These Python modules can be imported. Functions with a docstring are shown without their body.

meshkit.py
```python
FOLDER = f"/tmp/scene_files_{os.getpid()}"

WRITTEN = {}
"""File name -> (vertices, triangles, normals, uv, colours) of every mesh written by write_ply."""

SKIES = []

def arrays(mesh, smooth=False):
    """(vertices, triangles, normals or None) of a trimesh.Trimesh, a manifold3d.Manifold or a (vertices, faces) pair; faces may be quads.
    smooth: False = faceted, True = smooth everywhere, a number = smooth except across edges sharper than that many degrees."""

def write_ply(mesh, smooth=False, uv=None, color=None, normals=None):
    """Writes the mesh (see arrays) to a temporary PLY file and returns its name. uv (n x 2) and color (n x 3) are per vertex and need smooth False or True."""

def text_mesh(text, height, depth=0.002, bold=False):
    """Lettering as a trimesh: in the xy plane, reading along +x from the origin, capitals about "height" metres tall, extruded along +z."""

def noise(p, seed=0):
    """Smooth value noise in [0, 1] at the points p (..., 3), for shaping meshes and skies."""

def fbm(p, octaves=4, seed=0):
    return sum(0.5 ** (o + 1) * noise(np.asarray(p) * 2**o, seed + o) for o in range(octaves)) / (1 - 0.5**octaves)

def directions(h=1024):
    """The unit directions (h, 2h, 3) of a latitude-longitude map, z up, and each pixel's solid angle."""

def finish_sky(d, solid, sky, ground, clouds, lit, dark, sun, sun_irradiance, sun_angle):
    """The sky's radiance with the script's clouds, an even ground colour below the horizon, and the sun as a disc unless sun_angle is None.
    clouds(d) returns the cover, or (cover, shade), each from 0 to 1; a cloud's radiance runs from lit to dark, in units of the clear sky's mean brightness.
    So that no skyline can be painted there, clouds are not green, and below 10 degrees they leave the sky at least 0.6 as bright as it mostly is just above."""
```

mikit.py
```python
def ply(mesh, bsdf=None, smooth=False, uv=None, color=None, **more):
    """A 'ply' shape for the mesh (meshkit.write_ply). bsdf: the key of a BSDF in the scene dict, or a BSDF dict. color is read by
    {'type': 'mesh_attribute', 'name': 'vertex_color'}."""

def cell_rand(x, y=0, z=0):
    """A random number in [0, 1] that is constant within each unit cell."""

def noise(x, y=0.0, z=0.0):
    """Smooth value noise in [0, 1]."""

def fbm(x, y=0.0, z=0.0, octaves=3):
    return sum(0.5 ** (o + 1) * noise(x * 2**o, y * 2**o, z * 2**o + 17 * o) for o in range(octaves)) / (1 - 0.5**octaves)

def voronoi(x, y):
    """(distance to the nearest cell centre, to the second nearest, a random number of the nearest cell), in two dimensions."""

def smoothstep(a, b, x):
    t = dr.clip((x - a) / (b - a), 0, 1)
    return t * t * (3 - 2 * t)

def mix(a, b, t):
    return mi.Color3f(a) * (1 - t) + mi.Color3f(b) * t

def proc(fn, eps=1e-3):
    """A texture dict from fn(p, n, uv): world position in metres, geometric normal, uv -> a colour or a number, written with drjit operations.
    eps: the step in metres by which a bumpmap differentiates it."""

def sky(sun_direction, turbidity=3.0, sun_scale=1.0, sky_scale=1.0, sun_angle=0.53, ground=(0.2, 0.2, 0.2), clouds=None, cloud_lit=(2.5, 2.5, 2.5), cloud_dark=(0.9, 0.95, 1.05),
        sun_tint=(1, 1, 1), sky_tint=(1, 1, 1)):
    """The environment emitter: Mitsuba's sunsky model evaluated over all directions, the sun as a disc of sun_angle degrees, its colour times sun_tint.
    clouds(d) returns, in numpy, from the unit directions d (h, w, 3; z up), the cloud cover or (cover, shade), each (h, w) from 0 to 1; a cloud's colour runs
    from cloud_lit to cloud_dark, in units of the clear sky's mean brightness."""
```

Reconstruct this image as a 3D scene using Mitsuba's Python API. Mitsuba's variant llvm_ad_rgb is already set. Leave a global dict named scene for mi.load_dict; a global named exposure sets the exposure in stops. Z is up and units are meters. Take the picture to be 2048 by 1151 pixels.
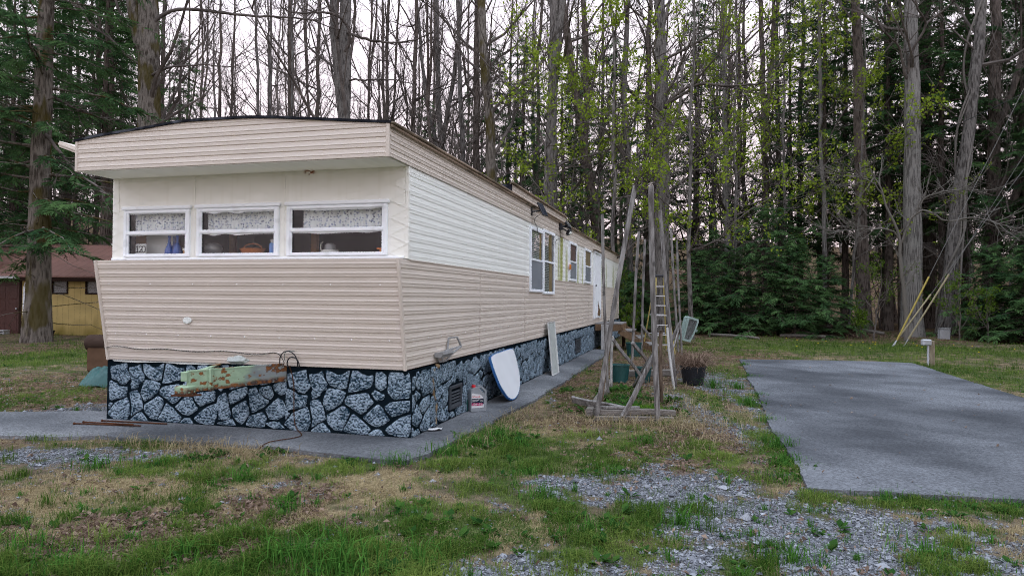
import math
import random
import numpy as np
import trimesh
import shapely.geometry as sg
import drjit as dr
import mitsuba as mi
import meshkit
import mikit
from mikit import noise, fbm, voronoi, cell_rand, smoothstep, mix

T = mi.ScalarTransform4f
scene, labels = {}, {}

# ---------------------------------------------------------------- camera, sky, exposure
# world: X to the right along the front of the mobile home, Y along its length, Z up, its right front corner at 0, 0, 0
EYE = np.array([2.8229, -6.5239, 1.4189])
YAW, PITCH, ROLL = 0.2579, 0.0145, 0.0085
CY, SY = math.cos(YAW), math.sin(YAW)
FWD = np.array([-SY * math.cos(PITCH), CY * math.cos(PITCH), math.sin(PITCH)])
_right = np.array([CY, SY, 0.0])
_up = np.cross(_right, FWD)
UP = -_right * math.sin(ROLL) + _up * math.cos(ROLL)
scene['camera'] = {'type': 'perspective', 'fov': math.degrees(2 * math.atan(1024 / 1387.14)), 'fov_axis': 'x', 'near_clip': 0.05, 'far_clip': 2000.0,
                   'to_world': T().look_at(origin=EYE.tolist(), target=(EYE + FWD).tolist(), up=UP.tolist())}


def dusk_clouds(d):
    """An even overcast near sunset: brightest and bluish overhead, half as bright and faintly rosy at the horizon."""
    el = np.clip(d[..., 2], 0, 1)
    soft = meshkit.fbm(d * np.array([3.0, 3.0, 7.0]), 3, 5) - 0.5
    west = np.clip(d[..., 0] * 0.05 + d[..., 1] * 0.95, 0, 1) ** 2
    return np.ones(el.shape), np.clip(0.1 * (1 - west) + el ** 1.3 + 0.12 * soft, 0, 1)


exposure = 4.5
scene['sky'] = mikit.sky([0.05, 0.95, 0.12], turbidity=3, sun_scale=0.0, sun_angle=30, clouds=dusk_clouds,
                         cloud_lit=(1.3, 1.02, 1.02), cloud_dark=(2.2, 2.47, 2.9))

# ---------------------------------------------------------------- helpers
RNG = np.random.default_rng(7)


TAKEN = set()


def take(key):
    if key not in TAKEN:
        TAKEN.add(key)
        return key
    n = 1
    while f'{key}_{n:03d}' in TAKEN:
        n += 1
    TAKEN.add(f'{key}_{n:03d}')
    return f'{key}_{n:03d}'


def thing(name, label, cat, group=None):
    key = take(name)
    labels[key] = {'label': label, 'category': cat}
    if group:
        labels[key]['group'] = group
    return key


def put(parent, name, mesh, bsdf, smooth=False, color=None, label=None, kind=None, to_world=None, uv=None):
    key = take(f'{parent}__{name}' if parent else name)
    d = dict(mesh) if isinstance(mesh, dict) else mikit.ply(mesh, bsdf, smooth=smooth, color=color, uv=uv)
    if isinstance(mesh, dict) and bsdf:
        d['bsdf'] = {'type': 'ref', 'id': bsdf}
    if to_world is not None:
        d['to_world'] = to_world
    scene[key] = d
    if label or kind:
        labels.setdefault(key, {})
        if label:
            labels[key]['label'] = label
        if kind:
            labels[key]['kind'] = kind
    return key


def single(name, mesh, bsdf, label, cat, group=None, **k):
    key = put(None, name, mesh, bsdf, **k)
    labels[key] = {'label': label, 'category': cat}
    if group:
        labels[key]['group'] = group
    return key


def cat(*ms):
    return trimesh.util.concatenate([m for m in ms if m is not None])


def box(x0, x1, y0, y1, z0, z1):
    m = trimesh.creation.box((x1 - x0, y1 - y0, z1 - z0))
    m.apply_translation(((x0 + x1) / 2, (y0 + y1) / 2, (z0 + z1) / 2))
    return m


def cbox(x0, x1, y0, y1, z0, z1, c=0.006):
    """A box with chamfered edges."""
    v = []
    for sx in (0, 1):
        for sy in (0, 1):
            for sz in (0, 1):
                p = np.array([(x0, x1)[sx], (y0, y1)[sy], (z0, z1)[sz]])
                s = np.array([1 - 2 * sx, 1 - 2 * sy, 1 - 2 * sz]) * c
                v += [p + s * (0, 1, 1), p + s * (1, 0, 1), p + s * (1, 1, 0)]
    return trimesh.convex.convex_hull(np.array(v))


def tubes(P, R, sides=6, cap=False):
    """Many polylines of the same number of points as tubes: P (n, k, 3), R (n, k)."""
    P, R = np.asarray(P, float), np.asarray(R, float)
    n, k = P.shape[:2]
    t = np.gradient(P, axis=1)
    t /= np.linalg.norm(t, axis=2, keepdims=True) + 1e-12
    main = P[:, -1] - P[:, 0]
    main /= np.linalg.norm(main, axis=1, keepdims=True) + 1e-12
    ref = np.where(np.abs(main[:, 2:]) < 0.9, [0, 0, 1.0], [1.0, 0, 0])[:, None, :]
    a = np.cross(t, ref)
    a /= np.linalg.norm(a, axis=2, keepdims=True) + 1e-12
    b = np.cross(t, a)
    ang = np.arange(sides) * 2 * np.pi / sides
    V = P[:, :, None] + R[:, :, None, None] * (np.cos(ang)[:, None] * a[:, :, None] + np.sin(ang)[:, None] * b[:, :, None])
    i, j = np.meshgrid(np.arange(k - 1), np.arange(sides), indexing='ij')
    q = np.stack([i * sides + j, i * sides + (j + 1) % sides, (i + 1) * sides + (j + 1) % sides, (i + 1) * sides + j], -1).reshape(-1, 4)
    F = (q[None] + (np.arange(n) * k * sides)[:, None, None]).reshape(-1, 4)
    F = np.vstack([F[:, [0, 1, 2]], F[:, [0, 2, 3]]])
    V = V.reshape(-1, 3)
    if cap:
        ends = []
        for s in range(n):
            for e in (0, k - 1):
                base = s * k * sides + e * sides
                ends += [[base, base + m, base + m + 1] for m in range(1, sides - 1)]
        F = np.vstack([F, ends])
    return trimesh.Trimesh(V, F, process=False)


def tube(points, r, sides=8, cap=True):
    p = np.asarray(points, float)
    return tubes(p[None], np.broadcast_to(np.asarray(r, float), (len(p),))[None], sides, cap)


def curve(points, n=24):
    """A smooth curve through the points."""
    from scipy.interpolate import CubicSpline
    p = np.asarray(points, float)
    s = np.r_[0, np.cumsum(np.linalg.norm(np.diff(p, axis=0), axis=1))]
    return CubicSpline(s, p)(np.linspace(0, s[-1], n))


def beam(p0, p1, w, h=None, twist=0.0, bend=0.0):
    """A sawn post or board from p0 to p1 with a w x h section, lightly chamfered and warped."""
    h = h or w
    p0, p1 = np.asarray(p0, float), np.asarray(p1, float)
    t = (p1 - p0) / np.linalg.norm(p1 - p0)
    a = np.cross(t, [0, 0, 1.0] if abs(t[2]) < 0.9 else [-SY, CY, 0])
    a /= np.linalg.norm(a)
    b = np.cross(t, a)
    a, b = a * math.cos(twist) + b * math.sin(twist), b * math.cos(twist) - a * math.sin(twist)
    c = 0.12 * min(w, h)
    ring = np.array([(-w / 2 + c, -h / 2), (w / 2 - c, -h / 2), (w / 2, -h / 2 + c), (w / 2, h / 2 - c), (w / 2 - c, h / 2), (-w / 2 + c, h / 2), (-w / 2, h / 2 - c), (-w / 2, -h / 2 + c)])
    V = []
    for s in np.linspace(0, 1, 7):
        o = p0 + (p1 - p0) * s + a * bend * math.sin(math.pi * s) + b * bend * 0.6 * math.sin(2.2 * math.pi * s)
        V += [o + a * x + b * y for x, y in ring]
    F = []
    for k in range(6):
        for j in range(8):
            F += [[k * 8 + j, k * 8 + (j + 1) % 8, k * 8 + 8 + (j + 1) % 8], [k * 8 + j, k * 8 + 8 + (j + 1) % 8, k * 8 + 8 + j]]
    for k in (0, 48):
        F += [[k, k + m, k + m + 1] for m in range(1, 7)]
    return trimesh.Trimesh(np.array(V), np.array(F), process=False)


def lathe(profile, sides=20):
    r = np.asarray(profile, float)
    return trimesh.creation.revolve(r, sections=sides)


def prism(poly, depth):
    return trimesh.creation.extrude_polygon(poly if hasattr(poly, 'exterior') else sg.Polygon(poly), depth, engine='earcut')


def remap(m, M):
    m = m.copy()
    m.apply_transform(np.asarray(M, float))
    return m


def frame(o, x, y, z):
    M = np.eye(4)
    M[:3, 0], M[:3, 1], M[:3, 2], M[:3, 3] = x, y, z, o
    return M


def yard(x, y):
    """Yard axes: a to the right, d away, measured from the road side of the yard (a constant turn of the world axes)."""
    return x * CY + y * SY, -x * SY + y * CY


def land(x, y):
    """Height of the land: a flat yard and a wooded slope rising behind it on the left."""
    x, y = np.asarray(x, float), np.asarray(y, float)
    u = -0.55 * x + 0.835 * y
    s = np.maximum(u - 29, 0)
    rise = 0.34 * s * s / (s + 9)
    rise = 16 * (1 - np.exp(-rise / 16))
    p = np.stack([x * 0.35, y * 0.35, x * 0], -1)
    q = np.stack([x * 1.7, y * 1.7, x * 0 + 5], -1)
    far = np.clip((np.hypot(x, y) - 12) / 20, 0, 1)
    return -0.036 + rise + (0.014 + 0.3 * far) * (meshkit.noise(p, 3) - 0.5) + 0.016 * (meshkit.noise(q, 4) - 0.5)


# ---------------------------------------------------------------- where grass, gravel, leaves and dry grass lie in the yard: x, y, half widths (across, away)
GREEN = [(-11.47,5.69,1.22,3.28),
         (-5.94,0.75,0.40,1.33),
         (-11.58,6.67,0.71,2.08),
         (-2.23,-0.95,0.34,0.13),
         (0.87,-3.08,0.91,0.44),
         (1.39,-2.51,0.52,0.55),
         (0.14,-3.55,0.46,0.16),
         (-0.52,-3.7,0.23,0.26),
         (-1.56,-1.68,0.21,0.31),
         (-0.79,-1.62,0.28,0.33),
         (-1.6,-1.35,0.15,0.26),
         (0.64,0.47,0.37,0.96),
         (1.41,-0.29,0.55,0.74),
         (1.01,-0.41,0.41,0.62),
         (2.01,-0.31,0.31,0.49),
         (1.77,-2.3,0.41,0.39),
         (2.41,-2.21,0.28,0.46),
         (1.91,-1.7,0.21,0.48),
         (3.66,0.19,0.18,0.81),
         (3.58,1.1,0.21,0.66),
         (3.55,3.85,0.14,2.04),
         (3.32,8.08,0.40,1.20),
         (7.53,17.2,4.23,3.69),
         (8.26,9.32,1.10,3.09),
         (11.54,15.99,1.13,4.48),
         (3.13,-2.43,0.17,0.30),
         (4.05,-2.24,0.25,0.23),
         (1.95,3.33,0.42,1.21),
         (2.9,4.17,0.22,1.37),
         (2.15,0.53,0.30,0.50),
         (-0.14,-1.25,0.21,0.25),
         (2.97,0.3,0.28,0.43),
         (3.65,-0.99,0.18,0.27),
         (4.59,-0.91,0.54,0.16)]
GRAVEL = [(1.94,-1.21,0.54,0.59),
         (2.68,-1.06,0.65,0.88),
         (3.49,-1.7,0.97,0.74),
         (3.8,-2.24,1.12,0.46),
         (2.86,-2.51,0.56,0.38),
         (-4.28,0.34,0.91,0.73),
         (-2.67,-1.53,0.67,0.35),
         (-1.78,-1.26,0.36,0.20),
         (3.07,2.38,0.43,2.38),
         (3.02,7.48,0.58,2.38),
         (3.29,4.88,0.31,2.54),
         (1.94,-2.85,0.54,0.28)]
LITTER = [(-7.5, 2.3, 1.5, 1.5), (-5.6, 1.5, 1.0, 1.1), (1.15, 3.6, 0.4, 2.0), (1.5, 8.2, 0.9, 3.5), (2.3, 10.5, 1.1, 4.0), (2.95, 1.9, 0.35, 1.6),
         (2.56,0.07,0.56,0.74),
         (2.88,1.46,0.50,1.40),
         (0.79,6.71,0.67,4.45),
         (-6.67,2.18,0.94,2.16),
         (3.23,13.37,1.38,3.45),
         (-13.1,8.36,1.59,2.10),
         (8.86,23.91,5.62,3.61),
         (14.05,26.18,3.11,5.20),
         (-0.42,-3.13,0.56,0.43),
         (1.65,5.72,0.79,5.19),
         (0.04,-2.25,0.35,0.36),
         (0.46,14.85,0.92,4.81)]
DEAD = [(-1.17,-2.35,1.16,0.79),
         (0.47,-1.57,0.50,0.67),
         (2.39,1.47,0.56,0.88),
         (-1.56,-1.08,0.50,0.30),
         (1.32,1.13,0.45,0.77),
         (-0.09,-2.41,0.68,0.57),
         (0.73,0.94,0.33,0.61),
         (3.37,2.47,0.12,0.74)]


def blobs(x, y, table):
    out = mi.Float(0)
    for bx, by, ra, rd in table:
        dx, dy = x - bx, y - by
        a, d = dx * CY + dy * SY, -dx * SY + dy * CY
        out = dr.maximum(out, dr.exp(-(dr.square(a / ra) + dr.square(d / rd)) * 0.8))
    return out


def cover(x, y):
    """(green, gravel, leaf litter, dry grass), each 0 to 1, at world positions."""
    x, y = mi.Float(x), mi.Float(y)
    n1, n2 = fbm(x * 2.3, y * 2.3, 3.0, 5) - 0.5, fbm(x * 2.2 + 30, y * 2.2, 9.0, 5) - 0.5
    n3, n4 = fbm(x * 6, y * 6, 1.0, 3) - 0.5, fbm(x * 7 + 50, y * 7, 4.0, 3) - 0.5
    far = smoothstep(16, 24, -x * 0.4 + y)
    g = smoothstep(0.12, 0.95, 0.85 * blobs(x, y, GREEN) + 0.27 - 0.06 * far - 0.3 * blobs(x, y, GRAVEL) + 1.0 * n1 + 1.3 * n3)
    s = smoothstep(0.22, 0.85, 0.95 * blobs(x, y, GRAVEL) + 0.05 + 0.9 * n2 + 1.3 * n4 - 0.3 * g)
    t = smoothstep(0.25, 0.85, dr.maximum(blobs(x, y, LITTER), far * 0.9) + 0.12 - 0.7 * n1 + 1.1 * n4)
    w = smoothstep(0.15, 0.8, dr.maximum(0.9 * blobs(x, y, DEAD), 0.36) + 0.8 * n2 - 0.6 * n1 - 0.9 * n3 - 0.4 * s)
    return g, s, t, w

# ---------------------------------------------------------------- materials
def col(c):
    return {'type': 'rgb', 'value': list(map(float, c))}


def mat(name, color, rough=None, spec=0.5, bump=None, scale=0.004, eps=2e-3, metallic=0.0, two=True):
    tex = mikit.proc(color) if callable(color) else (color if isinstance(color, dict) else col(color))
    if rough is None:
        b = {'type': 'diffuse', 'reflectance': tex}
    else:
        b = {'type': 'principled', 'base_color': tex, 'roughness': float(rough), 'specular': float(spec), 'metallic': float(metallic)}
    if bump:
        b = {'type': 'bumpmap', 'bump_texture': mikit.proc(bump, eps), 'scale': float(scale), 'nested': b}
    scene[name] = {'type': 'twosided', 'nested': b} if two else b


C3 = mi.Color3f
VC = {'type': 'mesh_attribute', 'name': 'vertex_color'}
mat('matte_tinted', VC)
scene['leaf_tinted'] = {'type': 'principledthin', 'base_color': VC, 'roughness': 0.6, 'diff_trans': 0.7}


def ground_color(p, n, uv):
    x, y = p.x, p.y
    g, s, t, w = cover(x, y)
    fine = fbm(x * 22, y * 22, 2.0, 3)
    mid = fbm(x * 4, y * 4, 7.0, 3)
    soil = mix((0.05, 0.038, 0.028), (0.16, 0.125, 0.095), fine * 0.7 + mid * 0.5)
    d1, d2, r = voronoi(x * 42, y * 42)
    stone = mix((0.07, 0.075, 0.083), (0.27, 0.28, 0.30), r) * (0.35 + 0.65 * smoothstep(0.0, 0.3, d2 - d1))
    e1, e2, q = voronoi(x * 15 + fine, y * 19)
    leaf = mix((0.07, 0.04, 0.028), (0.3, 0.2, 0.14), q * q) * (0.55 + 0.45 * smoothstep(0.0, 0.2, e2 - e1))
    straw = mix((0.13, 0.10, 0.055), (0.36, 0.29, 0.165), noise(x * 60, y * 25, 3.0) * 0.7 + 0.3 * noise(x * 25, y * 70, 8.0))
    turf = mix((0.03, 0.05, 0.014), (0.095, 0.14, 0.04), fine)
    c = mix(soil, straw, w * 0.8)
    c = mix(c, leaf, t * 0.85)
    c = mix(c, stone, s * (0.45 + 0.55 * smoothstep(0.35, 0.6, fine + 0.2)))
    return mix(c, turf, g * 0.85)


def ground_bump(p, n, uv):
    d1, d2, r = voronoi(p.x * 42, p.y * 42)
    return 0.5 * fbm(p.x * 20, p.y * 20, 0.0, 3) + 0.5 * r * smoothstep(0.0, 0.3, d2 - d1)


mat('ground_cover', ground_color, bump=ground_bump, scale=0.02)


def concrete(base, dark, light):
    def f(p, n, uv):
        a, d = p.x * CY + p.y * SY, -p.x * SY + p.y * CY
        big = fbm(a * 0.8, d * 1.1, 3.0, 5)
        track = fbm(a * 1.1 + 0.35 * d, d * 0.55, 11.0, 4)
        fine = fbm(p.x * 60, p.y * 60, p.z * 60, 2)
        pit = voronoi(p.x * 70, p.y * 70)
        c = mix(dark, light, smoothstep(0.22, 0.80, 0.55 * big + 0.5 * track - 0.03)) * (0.42 + 1.16 * fine)
        c = c * (0.8 + 0.2 * smoothstep(0.1, 0.32, pit[0]))
        return mix(c, base, 0.25)
    return f


def concrete_bump(p, n, uv):
    return fbm(p.x * 70, p.y * 70, p.z * 70, 3)


mat('pad_concrete', concrete((0.11, 0.116, 0.127), (0.045, 0.049, 0.056), (0.215, 0.228, 0.25)), bump=concrete_bump, scale=0.006)
mat('walk_concrete', concrete((0.13, 0.138, 0.148), (0.058, 0.064, 0.073), (0.26, 0.27, 0.285)), bump=concrete_bump, scale=0.006)


def metal_siding(base, grime, amount, algae=0.0):
    def f(p, n, uv):
        a = fbm(p.x * 1.7 + p.y * 0.9, p.z * 3.2, p.y * 0.5, 3)
        drip = fbm(p.x * 14, p.y * 14, p.z * 0.9, 3)
        c = C3(base) * (0.93 + 0.14 * a)
        c = mix(c, grime, amount * smoothstep(0.42, 0.8, 0.3 * drip + 0.75 * a) * (0.5 + 0.9 * smoothstep(1.0, 5.0, p.y)))
        if algae:
            # streaks of algae that ran down the wall behind the lamps and the window sills
            far = smoothstep(7.4, 8.0, p.y)
            patch = noise(p.y * 1.3, 3.0, 0.0)
            streak = noise(p.y * 9, p.z * 0.5, 2.0)
            one = smoothstep(0.24, 0.06, dr.abs(p.y - 8.25 - 0.12 * noise(p.z * 3, 1.0, 1.0)))
            st = far * dr.minimum(1.0, one * 1.4 + smoothstep(0.66, 0.85, streak * 0.75 + patch * 0.45) * 0.8 * smoothstep(2.75, 2.4, p.z))
            c = mix(c, (0.27, 0.30, 0.028), algae * st * (0.45 + 0.75 * drip))
        return c
    return f


mat('tan_siding', metal_siding((0.565, 0.507, 0.447), (0.36, 0.315, 0.265), 0.2), rough=0.5, spec=0.35)
mat('cream_siding', metal_siding((0.76, 0.78, 0.745), (0.56, 0.57, 0.53), 0.25, 0.95), rough=0.5, spec=0.35)


def diamond_bump(p, n, uv):
    u, v = p.x * 2.55, p.z * 5.6
    a, b = u + v, u - v
    la, lb = dr.abs(a - dr.round(a)), dr.abs(b - dr.round(b))
    ridge = smoothstep(0.10, 0.0, dr.minimum(la, lb))
    face = dr.select(cell_rand(dr.floor(a + 0.5), dr.floor(b + 0.5)) > 0.5, 1.0, 0.0)
    return ridge + 0.35 * face + 0.2 * noise(p.x * 3, 1.0, p.z * 3)


def cream_panel_color(p, n, uv):
    a = fbm(p.x * 2.5, 1.0, p.z * 2.5, 3)
    c = C3((0.80, 0.805, 0.75)) * (0.94 + 0.1 * a)
    drip = fbm(p.x * 16, 0.0, p.z * 1.0, 3)
    c = mix(c, (0.55, 0.53, 0.42), 0.15 * smoothstep(0.5, 0.75, drip))
    rust = smoothstep(-0.06, -0.03, p.y) * smoothstep(0.09, 0.03, dr.sqrt(dr.square(p.x + 1.12) + dr.square((p.z - 2.735) * 2.0))) * smoothstep(0.35, 0.6, noise(p.x * 40, 2.0, p.z * 40))
    return mix(c, (0.25, 0.075, 0.02), rust)


mat('cream_panel', cream_panel_color, rough=0.5, spec=0.35, bump=diamond_bump, scale=0.006)


def white_paint_color(p, n, uv):
    a = fbm(p.x * 9, p.y * 9, p.z * 9, 3)
    return mix((0.80, 0.84, 0.88), (0.55, 0.58, 0.60), smoothstep(0.56, 0.8, a) * 0.6)


mat('white_paint', white_paint_color, rough=0.45)
mat('aluminium', (0.62, 0.64, 0.66), rough=0.38, metallic=0.6)
scene['window_pane'] = {'type': 'thindielectric', 'int_ior': 1.3}


def roof_edge_color(p, n, uv):
    a = fbm(p.x * 8, p.y * 8, p.z * 8, 3)
    return mix((0.018, 0.019, 0.024), (0.075, 0.08, 0.095), smoothstep(0.4, 0.75, a))


mat('tar_roof', roof_edge_color, bump=lambda p, n, uv: fbm(p.x * 40, p.y * 40, p.z * 40, 2), scale=0.01)


def rail_color(p, n, uv):
    a = fbm(p.x * 6, p.y * 2.2, p.z * 30, 3)
    return mix((0.27, 0.20, 0.145), (0.075, 0.055, 0.03), smoothstep(0.4, 0.68, a))


mat('stained_rail', rail_color, rough=0.6)


def curtain_print(p, n, uv):
    d1, d2, r = voronoi(p.x * 30 + p.y * 9, p.z * 34)
    sp = smoothstep(0.34, 0.24, d1 + 0.25 * (noise(p.x * 150, 1.0, p.z * 150) - 0.5))
    ink = mix((0.11, 0.12, 0.17), (0.22, 0.27, 0.40), smoothstep(0.3, 0.8, r))
    return mix((0.62, 0.66, 0.64), ink, sp * smoothstep(0.2, 0.35, r))


mat('printed_cotton', curtain_print)
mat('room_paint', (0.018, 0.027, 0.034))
mat('shelf_wood', (0.11, 0.10, 0.10))
mat('warm_wood', lambda p, n, uv: mix((0.30, 0.15, 0.06), (0.46, 0.25, 0.10), fbm(p.x * 8, p.y * 40, p.z * 40, 3)))
mat('board_white', (0.66, 0.69, 0.66))
mat('black_ink', (0.012, 0.012, 0.015))


def stone_paint(p, n, uv):
    q = p * 1.0
    a = fbm(q.x * 65, q.y * 65, q.z * 65, 3)
    b = noise(q.x * 9, q.y * 9, q.z * 9)
    k = smoothstep(0.36, 0.74, a * 0.9 + b * 0.16)
    return mix((0.010, 0.030, 0.050), (0.36, 0.46, 0.545), k)


mat('stippled_stone', stone_paint, bump=lambda p, n, uv: fbm(p.x * 65, p.y * 65, p.z * 65, 3), scale=0.02)
mat('black_mortar', lambda p, n, uv: mix((0.003, 0.006, 0.009), (0.009, 0.016, 0.022), fbm(p.x * 12, p.y * 12, p.z * 12, 3)))
mat('foam_filler', lambda p, n, uv: mix((0.30, 0.22, 0.13), (0.12, 0.075, 0.045), fbm(p.x * 40, p.y * 40, p.z * 40, 2)))


def hitch_paint(p, n, uv):
    a = fbm(p.x * 7, p.y * 7, p.z * 9, 4)
    b = fbm(p.x * 30, p.y * 30, p.z * 30, 2)
    c = mix((0.20, 0.31, 0.20), (0.37, 0.50, 0.35), b * 0.6 + 0.4 * fbm(p.x * 16, p.y * 16, p.z * 5, 3))
    bare = smoothstep(-1.62, -1.52, p.x + 0.25 * (a - 0.5)) * smoothstep(0.42, 0.56, a + 0.12)
    c = mix(c, mix((0.13, 0.15, 0.18), (0.40, 0.42, 0.41), noise(p.x * 9, p.y * 3, p.z * 5)), bare * 0.9)
    low = smoothstep(0.55, 0.50, p.z - 0.08 * (p.x + 1.83) + 0.10 * (a - 0.5))
    rust = dr.minimum(1.0, smoothstep(0.60, 0.69, a * 0.7 + b * 0.4) + low * smoothstep(0.3, 0.55, b + 0.2))
    return mix(c, mix((0.035, 0.016, 0.011), (0.20, 0.078, 0.022), smoothstep(0.3, 0.75, b)), rust)


mat('flaking_green_paint', hitch_paint, rough=0.6)
mat('rusty_iron', lambda p, n, uv: mix((0.035, 0.018, 0.013), (0.12, 0.055, 0.032), fbm(p.x * 14, p.y * 30, p.z * 30, 3)))
mat('black_rubber', (0.015, 0.015, 0.017), rough=0.5)
mat('grey_plastic', lambda p, n, uv: mix((0.22, 0.225, 0.23), (0.30, 0.305, 0.31), noise(p.x * 20, p.y * 20, p.z * 20)), rough=0.5)
mat('solar_cell', lambda p, n, uv: mix((0.008, 0.012, 0.025), (0.03, 0.045, 0.08), smoothstep(0.46, 0.49, dr.abs(p.z * 22 - dr.round(p.z * 22)))), rough=0.2)
mat('lamp_lens', (0.62, 0.66, 0.62), rough=0.25)
mat('blue_glazed', (0.003, 0.055, 0.27), rough=0.15, spec=0.4)
mat('blue_plastic', (0.10, 0.24, 0.58), rough=0.4)
mat('wicker', lambda p, n, uv: mix((0.20, 0.055, 0.02), (0.42, 0.16, 0.05), noise(p.x * 150, p.y * 150, p.z * 220)))
mat('smoked_glass', (0.16, 0.17, 0.17), rough=0.1)
mat('pale_ceramic', (0.48, 0.48, 0.44), rough=0.3)
mat('orange_plastic', (0.62, 0.17, 0.02), rough=0.5)
mat('sheet_glass_dirty', lambda p, n, uv: mix((0.30, 0.33, 0.32), (0.44, 0.47, 0.45), fbm(p.x * 9, p.y * 9, p.z * 9, 3)), rough=0.3)
mat('tabletop_laminate', lambda p, n, uv: C3((0.60, 0.63, 0.66)) * (0.92 + 0.12 * fbm(p.y * 4, p.z * 4, 1.0, 3)), rough=0.4)
mat('blue_edging', (0.025, 0.11, 0.30), rough=0.45)
mat('jug_plastic', (0.25, 0.275, 0.30), rough=0.38, spec=0.6)
mat('jug_red', (0.55, 0.012, 0.02), rough=0.4)
mat('label_white', (0.66, 0.67, 0.68))
mat('label_navy', (0.02, 0.03, 0.05))
mat('label_magenta', (0.42, 0.03, 0.12))


def weathered(c0, c1, k=1.0):
    def f(p, n, uv):
        g = fbm(p.x * 45, p.y * 45, p.z * 5, 3)
        b = fbm(p.x * 4, p.y * 4, p.z * 2.2, 3)
        c = mix(c0, c1, smoothstep(0.3, 0.72, g * 0.7 + b * 0.35))
        knot = smoothstep(0.80, 0.9, noise(p.x * 8, p.y * 8, p.z * 6))
        return c * (1 - 0.6 * knot * k)
    return f


def grain_bump(p, n, uv):
    return fbm(p.x * 60, p.y * 60, p.z * 7, 2)


mat('grey_timber', weathered((0.105, 0.098, 0.094), (0.30, 0.29, 0.283)), bump=grain_bump, scale=0.006)
mat('brown_timber', weathered((0.075, 0.055, 0.04), (0.20, 0.155, 0.12)), bump=grain_bump, scale=0.006)
mat('pale_timber', weathered((0.36, 0.35, 0.34), (0.56, 0.56, 0.55), 0.6), bump=grain_bump, scale=0.004)
mat('cedar_timber', weathered((0.10, 0.066, 0.042), (0.21, 0.145, 0.092), 0.7), bump=grain_bump, scale=0.004)
mat('tan_post', weathered((0.17, 0.14, 0.10), (0.31, 0.27, 0.20)))
mat('cut_log', lambda p, n, uv: mix((0.10, 0.09, 0.08), (0.26, 0.24, 0.22), fbm(p.x * 12, p.y * 12, p.z * 50, 3)), bump=lambda p, n, uv: fbm(p.x * 12, p.y * 12, p.z * 50, 3), scale=0.01)
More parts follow.
